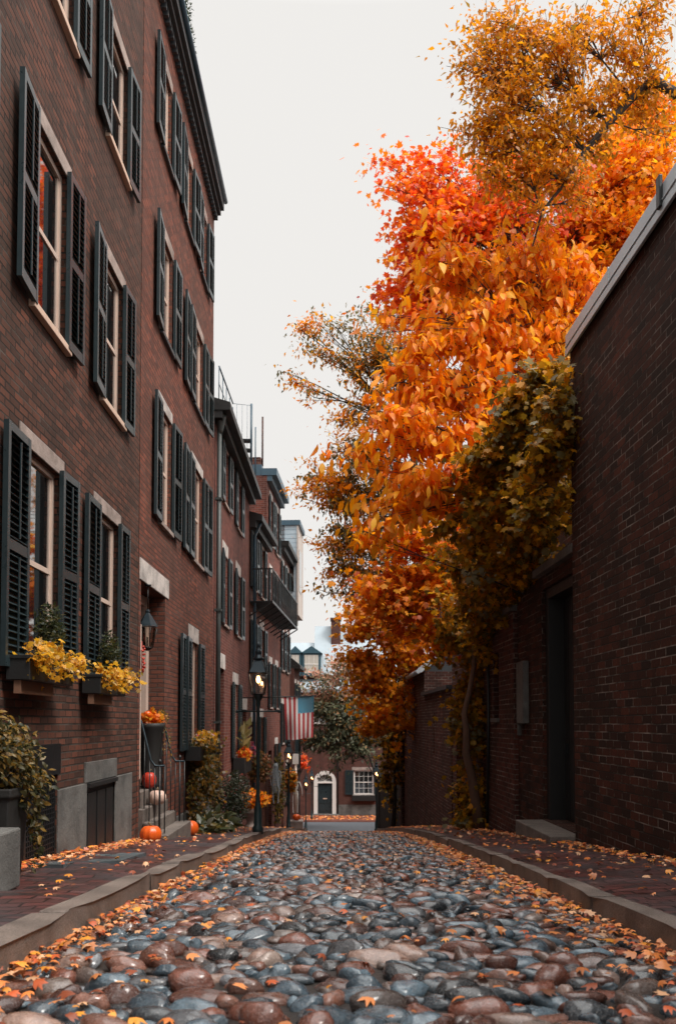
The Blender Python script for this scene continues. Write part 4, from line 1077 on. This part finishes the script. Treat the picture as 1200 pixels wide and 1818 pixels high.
for row in range(11):
    for k in range(5 if row % 2 == 0 else 4):
        v = .40*(row+.75)/11.5; u = 6/13+(7/13)*((k+.6)/5.2 if row % 2 == 0 else (k+1.1)/5.2)
        c = fpt(u, v)
        for sgn in (-1, 1):
            pts = []
            for q in range(10):
                a = math.pi/2+2*math.pi*q/10; r_ = .016 if q % 2 == 0 else .007
                pts.append((c[0]+r_*math.cos(a), c[1]+sgn*.006, c[2]+r_*math.sin(a)))
            p.poly(pts if sgn < 0 else pts[::-1])
p.build('stars', white_cloth, cl)

# ------------------------------------------------------------------ halloween skeletons
def skeleton(x, d, z, s, lab, mat, gauze, lean=0.0):
    r = empty('skeleton_decoration', (x, d, z), 0, lab, 'skeleton'); r.scale = (s,)*3
    p = MB()
    p.lathe([(.02,1.42),(.06,1.44),(.075,1.5),(.095,1.56),(.1,1.62),(.085,1.69),(.04,1.73),(.005,1.735)], n=10)
    p.obox((0, -.05, 1.47), (.09, .07, .06)); p.build('skull', mat, r)
    e = MB()
    for sx in (-.035, .035): e.lathe([(.004,-.018),(.02,0),(.004,.018)], (sx, -.085, 1.58), 6)
    e.build('eye_socket', M['black'], r)
    p = MB()
    p.tube([(0,0,.95),(0,.02,1.15),(0,0,1.43)], .022, 6)
    for k in range(6):
        w = .14-.012*abs(k-2); z0 = 1.36-.05*k
        p.tube([(w*math.cos(a), -.09*math.sin(a)*1.1, z0-.03*math.sin(a)) for a in [math.pi*j/8 for j in range(9)]], .01, 4)
        p.tube([(w*math.cos(a), .07*math.sin(a), z0) for a in [math.pi*j/6 for j in range(7)]], .01, 4)
    p.tube([(-.19,0,1.40),(.19,0,1.40)], .016, 5)
    p.tube([(-.12,0,.96),(-.06,-.03,.88),(.06,-.03,.88),(.12,0,.96),(0,.03,1.0),(-.12,0,.96)], .02, 5)
    for sx in (-1, 1):
        p.tube([(sx*.19,0,1.40),(sx*(.24+lean),-.02,1.12),(sx*(.2+2*lean),-.1,.88),(sx*(.2+2*lean),-.12,.78)], [.018,.014,.012,.02], 5)
        p.tube([(sx*.1,0,.92),(sx*.12,-.02,.5),(sx*.1,0,.06),(sx*.1,-.12,.02)], [.022,.018,.014,.02], 5)
    p.build('bones', mat, r)
    if gauze:
        n = 34; V = MB()
        for k in range(n):
            a = 2*math.pi*k/n; x_, y_ = .17*math.cos(a), .12*math.sin(a); L = .55+.35*math.sin(k*2.7)
            b = a+.15
            V.quad((x_*.5, y_*.5, 1.78 if k % 3 == 0 else 1.45), (.085*math.cos(b), .06*math.sin(b), 1.45), (1.25*.17*math.cos(b), .16*math.sin(b), 1.3-L), (1.2*x_, 1.25*y_, 1.28-L*.9))
        V.build('gauze', M['tatter'], r)
    return r
skeleton(-2.0, 26.6, -2.95+.45, .72, 'grey skeleton in tattered gauze hanging by a dark doorway past the lamp', M['tatter'], True)
skeleton(-1.72, 33.0, float(zs(33))+.75, .85, 'white skeleton strapped to a pale post near the corner', M['bone'], False, .06)
pp_ = empty('wooden_post', (-1.72, 33.15, float(zs(33.15))+.1), 0, 'pale post behind the white skeleton with a small sign on top', 'post')
p = MB(); p.tube([(0,0,0),(0,0,2.6)], .045, 8); p.build('pole', M['trim'], pp_)
p = MB(); p.box(-.12, .12, -.07, -.05, 2.55, 2.95); p.build('sign', M['white'], pp_)
pumpkin(-1.66, 32.6, float(zs(32.6))+.45, .15, 'pumpkin', 'orange pumpkin at the feet of the white skeleton')['group'] = 'pumpkins along the far sidewalk'
p = MB(); p.box(-.25, .25, -.25, .25, 0, .35); bx_ = p.build('stone_block', M['lintel'], loc=(-1.66, 32.6, float(zs(32.6))+.1), bevel=.02); tag(bx_, 'small stone block under the far pumpkin', 'stone block')
fh = empty('corn_bundle', (-1.95, 32.9, float(zs(32.9))+.1), 0, 'bundle of orange and yellow leaves tied beside the white skeleton', 'plant')
p = MB(); 
for k in range(6): p.tube([(random.uniform(-.06,.06),random.uniform(-.06,.06),0),(random.uniform(-.2,.2),random.uniform(-.15,.15),2.2)], .015, 4)
p.build('stem', M['bark'], fh)
foliage('foliage', fh, cloud((0, 0, 1.9), (.28, .28, .5), 500), .13, [(.8,.25,.02,2),(.5,.25,.03,2),(.2,.13,.03,2)], LB, .3)
for (x, d, w_) in ((-2.1, 30.2, .9),):
    v = empty('wall_vine', (x-.2, d, -2.6), 0, 'yellow green climbing plant on the dark wall behind the hanging skeleton', 'plant')
    p = MB(); p.tube([(0,0,-1.2),(.05,.1,0),(0,0,1.3)], .02, 5); p.build('stem', M['bark'], v)
    foliage('foliage', v, cloud((.1, 0, .3), (.25, 1.0, 1.3), 900), .1, [(.25,.16,.03,3),(.12,.1,.03,3),(.5,.25,.03,1)], LB, .5)

# ------------------------------------------------------------------ fallen leaves
def fallen():
    P = []; 
    def add(x, d, dz): P.append(np.stack([x, d, zs(d)+dz], 1))
    n = 1900; d = 2.4+rng.random(n)**1.25*32; x = KL+.02+np.abs(rng.normal(0, .11, n)); add(x, d, .02+rng.random(n)*.03)
    n = 2300; d = 3.0+rng.random(n)**1.1*32; x = KR-.02-np.abs(rng.normal(0, .16, n)); add(x, d, .02+rng.random(n)*.03)
    n = 900; d = 2.2+rng.random(n)*32; x = rng.uniform(KL, KR, n); add(x, d, .045+rng.random(n)*.01-.04*((x-.08)/1.5)**2)
    n = 350; d = 2.2+rng.random(n)**1.5*7; x = rng.uniform(KL, KR, n); k = (np.abs(x-.1) > .75); add(x[k], d[k], .03+rng.random(k.sum())*.01)
    n = 420; d = 5+rng.random(n)*28; x = rng.uniform(-2.75, KL-.15, n); add(x, d, .165+rng.random(n)*.006)
    n = 800; d = 6.5+rng.random(n)*6; x = -2.76+np.abs(rng.normal(0, .16, n)); add(x, d, .175+rng.random(n)*.02)
    n = 700; d = 5+rng.random(n)*28; x = rng.uniform(KR+.18, 2.9, n); add(x, d, .165+rng.random(n)*.006)
    n = 1500; d = 5+rng.random(n)*28; x = np.minimum(xr(d)-.12-np.abs(rng.normal(0, .2, n)), 3.1); add(x, d, .185+rng.random(n)*.02)
    n = 1300; d = 48.7+rng.random(n)*3; x = rng.uniform(-6, 8, n); add(x, d, .12+rng.random(n)*.01)
    P = np.concatenate(P); n = len(P)
    d = rng.normal(size=(n, 3)); d[:, 2] *= .12
    nn = rng.normal(0, .28, (n, 3)); nn[:, 2] += 1
    col = pick([(.66,.20,.05,3),(.72,.26,.09,3),(.5,.10,.03,2),(.72,.40,.22,2.2),(.28,.07,.03,2),(.78,.3,.04,1.5),(.16,.06,.03,1)], n, .3)
    sz = np.where(P[:, 1] > 45, .12, .047)*rng.uniform(.5, 1.5, n)
    o = leaves('fallen_leaves', P, d, nn, sz, LC, col, M['leaf_wet'])
    tag(o, 'orange and salmon fallen leaves drifted along both kerbs and the wall feet', 'fallen leaves', kind='stuff')
fallen()

# ------------------------------------------------------------------ trees (crowns placed by image pixel behind / above the right wall)
def at(px, py, d):   # image pixel projected from the eye point to a chosen street distance d -> metres
    th = R(2.3); a = (px-603)/1500; b = (py-1224)/1500
    y = math.cos(th)-b*math.sin(th); z = math.sin(th)*-1*-1-b*math.cos(th)*1 if False else math.sin(th)-b*math.cos(th)
    t = d/y; return (a*t, d, z*t)
def bl(px, py, d, rx, rz, nc, ry=None):  # crown blob, centre and x/z radii given in image pixels
    x, y, z = at(px, py, d); k = d/1500
    return (x, y, z, rx*k, (ry if ry else min(rx, rz)*k*1.1), rz*k, nc)

def c_dog(w, m, cc): return pick(OR, m, .15)
tree('broadleaf_tree', 'tree with large drooping orange leaves leaning over the middle of the right wall', 'tree',
     [(4.6, 14.3, -2), (4.5, 14.2, 1.5), (4.3, 14.1, 3.2), (4.1, 14.1, 4.8), (3.7, 14.1, 6.0)], .13,
     [bl(790,430,14,70,60,30), bl(900,440,14.2,90,60,40), bl(1000,480,14.3,80,60,34), bl(1060,540,14.5,50,50,16), bl(800,540,13.8,90,60,40), bl(920,560,14,90,70,46),
      bl(720,660,13.6,60,45,22), bl(820,650,13.6,90,55,40), bl(930,640,13.8,70,50,26), bl(690,740,13.4,75,50,28), bl(790,750,13.4,80,60,34), bl(650,790,13.3,45,30,10),
      bl(760,840,13.3,85,50,32), bl(700,890,13.2,60,40,18), bl(640,935,13.2,30,18,4), bl(850,480,15,120,90,30), bl(860,760,13.7,60,60,18), bl(820,880,13.5,60,40,14), bl(1050,470,14.4,50,60,26), bl(1090,500,14.6,34,46,12), bl(990,570,14,60,50,30), bl(950,420,14.3,60,40,20), bl(740,590,13.8,40,40,16), bl(880,700,13.7,60,50,22), bl(860,600,13.9,60,50,26)],
     17, .195, OV, c_dog, sig=.19, hang=1.0, flat=.7, limb_r=.02, seed=11, gaps=.95)
def c_red(w, m, cc):
    c = pick(RD, m, .2); 
    k = cc[2] < 10.5; 
    if cc[0] > 6: c = pick(OR, m, .2)
    return c
tree('maple_tree', 'tall fiery red and orange maple rising behind the right wall', 'tree',
     [(6.2, 21, -2.5), (6.1, 21, 3), (6.0, 21, 7.5), (5.7, 21, 9.5), (5.4, 21, 11)], .2,
     [bl(740,300,21,55,70,34), bl(790,260,21,45,50,14), bl(860,300,21,60,70,34), bl(730,380,21,55,60,40), bl(830,400,21,90,80,80), bl(740,480,21,60,60,44), bl(770,560,21,60,50,34),
      bl(930,330,21.5,80,90,60), bl(1040,330,22,80,90,50), bl(1130,260,22,80,110,70), bl(1190,380,22,60,90,44), bl(1120,430,22,80,80,60), bl(1170,150,22,60,70,34), bl(960,430,21,70,70,40), bl(1000,230,22.5,90,60,30), bl(700,300,21,22,30,5), bl(700,540,21,25,40,8), bl(690,240,21,18,14,4), bl(750,215,21,18,12,3), bl(1090,480,22,90,50,40), bl(1050,560,22,70,50,24), bl(1200,300,22,50,60,30), bl(980,520,21,90,60,50), bl(850,500,21,80,60,40), bl(1120,340,21.5,70,70,50), bl(1170,300,21.5,50,70,36), bl(1150,220,21.5,60,50,30), bl(1080,390,21.5,60,60,40), bl(1100,500,22,60,50,30), bl(1180,180,22,40,50,20), bl(820,320,21,50,40,24), bl(780,450,21,60,60,40), bl(1180,240,20.5,60,60,50), bl(1110,280,20.5,60,60,50), bl(1060,350,20.5,60,60,40), bl(1140,380,20.5,60,50,40), bl(1190,330,20.5,40,50,30), bl(1060,450,20.5,70,50,40), bl(1200,140,21,40,60,30)],
     36, .15, LB, c_red, sig=.34, hang=.5, limb_r=.035, seed=12)
LIN = [(.74,.31,.01,4),(.60,.24,.012,3),(.88,.36,.01,3),(.30,.17,.018,1.2)]
def c_lin(w, m, cc):
    return pick(LIN, m, .22) if rng.random() < .8 else pick(AMB, m, .25)
def c_amb(w, m, cc):
    return pick(AMB, m, .22) if rng.random() < .6 else pick(OR, m, .25)
tree('linden_tree', 'golden brown tree whose branches hang in from the top right corner', 'tree',
     [(8.3, 14.5, -2), (8.1, 14.5, 4), (7.6, 14.4, 8.5), (6.9, 14.2, 10.2), at(1190,70,14), at(1150,110,13.9), at(1105,160,13.8), at(1060,215,13.7), at(1020,280,13.6), at(980,330,13.5), at(960,400,13.5)], .17,
     [bl(880,30,13.5,50,40,34), bl(950,20,13.5,60,50,44), bl(1030,40,13.6,70,60,50), bl(900,100,13.4,60,60,46), bl(980,120,13.5,80,60,60), bl(860,150,13.4,40,50,26), bl(1060,130,13.7,70,50,30),
      bl(910,190,13.4,60,45,40), bl(1000,200,13.6,70,50,44), bl(1080,190,13.8,40,40,14), bl(950,260,13.4,55,40,32), bl(1020,270,13.6,60,40,30), bl(980,330,13.5,34,26,12), bl(880,250,13.3,26,24,9), bl(1050,310,13.7,24,24,8),
      bl(840,40,13.4,26,12,7), bl(833,110,13.3,20,12,5), bl(1120,10,13.8,60,34,20), bl(1180,30,13.9,40,40,14), bl(930,-40,13.6,90,30,30), bl(1060,-40,13.7,90,40,30), bl(1170,-60,13.9,60,40,20), bl(1150,120,14.1,40,26,8), bl(1190,180,14.2,30,30,8), bl(1110,80,13.9,50,50,26), bl(1180,90,14,40,50,20), bl(1090,230,14,30,30,8)],
     27, .11, SM, c_lin, sig=.25, hang=.5, limb_r=.02, seed=13)
def c_oak(w, m, cc):
    px = 603+1500*cc[0]/cc[1]
    k = .75 if (cc[0] < -.1 or rng.random() < .25) else .2
    return pick(OR+AMB[:2], m, .25) if rng.random() < k else pick(OLV, m, .3)
tree('oak_tree', 'tall olive and orange tree with sparse twigs reaching left over the street', 'tree',
     [(3.6, 26.5, -4), (3.4, 26.4, 0), (3.2, 26.3, 3), (2.6, 26, 6), (2.2, 26, 9)], .22,
     [bl(600,560,25,50,28,12), bl(660,590,25,55,45,34), bl(620,640,25,30,25,9), bl(700,640,25,60,60,40), bl(560,545,25,24,14,5), bl(530,560,25,14,8,3), bl(500,640,25,12,5,2), bl(545,600,25,24,8,4), bl(640,530,25,30,14,5),
      bl(560,690,25,45,12,7), bl(510,655,25,18,7,3), bl(640,700,25,40,30,16), bl(620,780,25,45,30,20), bl(570,855,25,38,26,22), bl(620,860,25,50,45,40), bl(690,800,25.5,80,80,60),
      bl(640,940,25,55,40,36), bl(600,930,25,30,20,10), bl(700,930,25.5,70,70,50), bl(620,1010,25,45,40,30), bl(580,1050,25,20,12,4), bl(680,1030,25.5,80,50,44), bl(760,700,26,80,90,50), bl(800,900,26,90,100,40), bl(560,830,25,30,16,12), bl(545,880,25,24,12,8), bl(590,880,25,40,30,26), bl(600,960,25,36,34,24), bl(585,1010,25,26,20,12), bl(625,730,25,30,24,14), bl(650,800,25,40,50,34), bl(640,620,25,40,40,22), bl(590,600,25,34,16,10), bl(545,555,25,18,10,3), bl(700,560,25.5,50,50,24), bl(740,1000,26,80,70,40), bl(660,870,25.5,60,60,40)],
     34, .15, SM, c_oak, sig=.3, hang=.4, limb_r=.035, seed=14)
def c_or2(w, m, cc): return pick(OR+[(.6,.12,.02,2),(.3,.14,.02,1)], m, .2)
tree('maple_tree', 'orange maple reaching out below the large leaved tree', 'tree',
     [(4.2, 19, -3), (4.0, 19, 0), (3.6, 19, 2.0), (3.2, 18.8, 3.2)], .12,
     [bl(740,960,18,70,40,34), bl(820,950,18,60,50,28), bl(700,1040,18,60,30,26), bl(780,1040,18,70,45,40), bl(680,1080,18,40,24,14), bl(840,1030,18,50,50,20), bl(740,1110,18.5,60,35,20), bl(800,1120,18.5,40,40,16)],
     48, .15, LB, c_or2, sig=.32, hang=.6, limb_r=.025, seed=15)
tree('golden_tree', 'golden brown lower tree hanging over the far end of the street', 'tree',
     [(3.8, 30, -4.2), (3.6, 30, -1), (3.0, 30, 1), (2.6, 29.8, 2.8)], .16,
     [bl(650,1090,29,45,40,30), bl(700,1130,29,70,50,60), bl(665,1190,29,36,30,24), bl(640,1120,29,28,24,14), bl(630,1165,29,20,20,8), bl(720,1060,29,60,50,40), bl(645,1240,29,26,16,8), bl(680,1230,29,50,35,30), bl(740,1180,29.5,50,50,30), bl(655,1290,29,18,14,5), bl(690,1290,29,40,30,20), bl(770,1120,30,50,60,30)],
     50, .17, LB, c_amb, sig=.4, hang=.5, limb_r=.03, seed=16)
def c_end(w, m, cc):
    if cc[2] > 1.2 and rng.random() < .6: return pick([(.7,.32,.22,2),(.6,.42,.28,2),(.4,.3,.16,1)], m, .2)
    return pick([(.15,.16,.09,3),(.08,.09,.05,3),(.26,.24,.15,2),(.3,.15,.06,1)], m, .3)
tree('small_tree', 'small olive green tree with pinkish top in front of the end house', 'tree',
     [(2.0, 43, -5.2), (1.95, 43, -3), (1.3, 43, -1)], .12,
     [bl(600,1190,42,40,26,26), bl(580,1240,42,40,35,40), bl(620,1240,42,50,40,50), bl(640,1180,42.5,40,30,22), bl(570,1310,42,32,35,40), bl(610,1320,42,45,38,50), bl(600,1280,42,60,40,70), bl(640,1300,42,50,36,40), bl(580,1270,42,36,40,30), bl(650,1300,42.5,35,30,24)],
     40, .22, SM, c_end, sig=.45, hang=.2, limb_r=.03, seed=17)
tree('small_tree', 'bright orange small tree behind the flag at the far left corner', 'tree',
     [(-2.2, 46, -5.4), (-2.2, 46, -3), (-2.1, 46, -1.5)], .08,
     [bl(538,1310,46,6,16,6), bl(541,1350,46,6,14,5)],
     26, .16, LB, lambda w, m, cc: pick([(.85,.15,.02,3),(.8,.08,.03,2)], m), sig=.2, seed=18)

# ---- ivy on the walls
def c_ivy(w, m, cc): return pick(IVY, m, .25) if rng.random() > (.2 if cc[2] > 3.6 else .05) else pick([(.32,.30,.19,1),(.26,.22,.11,1),(.2,.15,.04,1)], m, .2)
tree('climbing_vine', 'thick vine with a twisted brown trunk draping yellow green leaves over the right wall', 'vine',
     [(2.74, 16.6, -2.12), (2.66, 16.6, -1.6), (2.58, 16.55, -1.05), (2.46, 16.5, -.6), (2.47, 16.5, -.15), (2.43, 16.5, .2), (2.52, 16.5, .55), (2.62, 16.5, 1.1), (2.62, 16.4, 1.5), (2.7, 16.1, 2.0), (2.7, 15.2, 2.6), (2.75, 14, 3.0), (2.8, 12.6, 3.6), (2.85, 11.8, 4.4)], .12,
     [bl(980,670,11.6,55,36,26), bl(955,725,11.8,50,36,34), bl(910,760,12,30,24,12), bl(860,800,12.4,40,20,12), bl(1010,640,11.4,24,14,7), bl(900,800,12.3,50,50,40), bl(970,760,11.8,45,50,34), bl(860,880,13,60,55,46), bl(930,860,12.4,60,60,50), bl(980,830,12,30,40,14), bl(880,960,13.6,60,50,44), bl(950,930,12.6,50,40,24),
      bl(830,1000,15,45,60,34), bl(850,1080,15.8,40,50,30), bl(815,1110,17,30,70,34,.25), bl(850,1180,17.2,16,50,12,.15), bl(870,1130,16,26,40,20,.2), bl(858,1060,15.6,40,30,22), bl(822,1290,17,12,70,16,.2), bl(850,1330,16.8,9,70,10,.15), bl(832,1420,16.9,18,40,12,.2), bl(900,1070,14.8,40,24,14), bl(828,1230,17.3,10,70,12,.2), bl(862,1200,17.0,9,80,8,.15), bl(828,1350,17.2,7,70,9,.15), bl(835,1440,17,26,22,10,.2), bl(845,1460,16.8,40,12,12), bl(1015,690,10.6,30,34,12), bl(1000,780,10.8,40,60,24), bl(975,900,11.4,50,60,34), bl(940,1000,13.2,60,40,30), bl(900,1040,14.2,40,30,16), bl(995,860,10.9,30,60,16), bl(790,1100,16.8,20,50,14)],
     44, .115, LB, c_ivy, sig=.2, hang=.7, limb_r=.012, seed=19, gaps=.95, barkmat=M['bark_brown'])
tree('ivy_hedge', 'dark golden ivy smothering the fence corner behind the far right lamp', 'ivy',
     [(2.1, 33.6, -4.2), (2.2, 33.8, -3), (2.2, 34, -1.5), (2.1, 34, .2)], .1,
     [bl(700,1230,33,40,40,40), bl(720,1290,33,20,30,14), bl(690,1300,33,36,40,40), bl(706,1360,33,26,40,24), bl(684,1380,33.5,8,30,9), bl(690,1430,34,8,45,12), bl(688,1330,33.5,18,40,16)],
     24, .14, LB, lambda w, m, cc: pick(IVY+[(.06,.05,.02,3)], m, .25), sig=.2, hang=.6, limb_r=.02, seed=20)

# ------------------------------------------------------------------ light, sky, camera
w = bpy.data.worlds.new('World'); S.world = w; w.use_nodes = True
nt = w.node_tree; nt.nodes.clear()
out = nt.nodes.new('ShaderNodeOutputWorld'); bg = nt.nodes.new('ShaderNodeBackground'); bg.inputs[1].default_value = .1
sky = nt.nodes.new('ShaderNodeTexSky'); sky.sky_type = 'NISHITA'; sky.sun_disc = False
SUN_EL, SUN_AZ = R(55), R(118)   # azimuth clockwise from +Y (down the street) towards +X
sky.sun_elevation = SUN_EL; sky.sun_rotation = SUN_AZ
tc = nt.nodes.new('ShaderNodeTexCoord'); sep = nt.nodes.new('ShaderNodeSeparateXYZ'); nt.links.new(tc.outputs['Generated'], sep.inputs[0])
rp = nt.nodes.new('ShaderNodeValToRGB'); e = rp.color_ramp.elements
e[0].position = 0; e[0].color = (.885, .865, .835, 1); e[1].position = .66; e[1].color = (.89, .87, .84, 1)
e2 = e.new(1.0); e2.color = (1, .985, .96, 1)
nt.links.new(sep.outputs[2], rp.inputs[0])
mr = nt.nodes.new('ShaderNodeMapRange'); mr.inputs['From Min'].default_value = .66; mr.inputs['From Max'].default_value = 1; mr.inputs['To Min'].default_value = 10; mr.inputs['To Max'].default_value = 48
nt.links.new(sep.outputs[2], mr.inputs['Value'])
mul = nt.nodes.new('ShaderNodeVectorMath'); mul.operation = 'SCALE'; nt.links.new(rp.outputs[0], mul.inputs[0]); nt.links.new(mr.outputs[0], mul.inputs[3])
mx = nt.nodes.new('ShaderNodeMix'); mx.data_type = 'RGBA'; mx.inputs[0].default_value = .97
nt.links.new(sky.outputs[0], mx.inputs[6]); nt.links.new(mul.outputs[0], mx.inputs[7])
nt.links.new(mx.outputs[2], bg.inputs[0]); nt.links.new(bg.outputs[0], out.inputs[0])
sl = bpy.data.lights.new('sun', 'SUN'); sl.energy = 3.4; sl.angle = R(22); sl.color = (1, .96, .9)
so = bpy.data.objects.new('sun', sl); COL.objects.link(so)
v = Vector((math.sin(SUN_AZ)*math.cos(SUN_EL), math.cos(SUN_AZ)*math.cos(SUN_EL), math.sin(SUN_EL)))
so.rotation_euler = v.to_track_quat('Z', 'Y').to_euler(); so.location = (20, 20, 40)

cam = bpy.data.cameras.new('camera'); co = bpy.data.objects.new('camera', cam); COL.objects.link(co)
cam.sensor_width = 36; cam.sensor_fit = 'AUTO'; cam.lens = 36*1500/1818
cam.shift_y = (1224-909)/1818; cam.shift_x = -3/1818
cam.clip_end = 1000; cam.clip_start = .05
co.location = (0, 0, 0); co.rotation_euler = (R(90+2.3), 0, 0)
cam.dof.use_dof = True; cam.dof.focus_distance = 8; cam.dof.aperture_fstop = 3.5
S.camera = co
S.view_settings.view_transform = 'Standard'; S.view_settings.look = 'None'; S.view_settings.exposure = 0; S.view_settings.gamma = 1
S.cycles.use_denoising = True
S.cycles.max_bounces = 8; S.cycles.transparent_max_bounces = 16; S.cycles.caustics_reflective = False; S.cycles.caustics_refractive = False
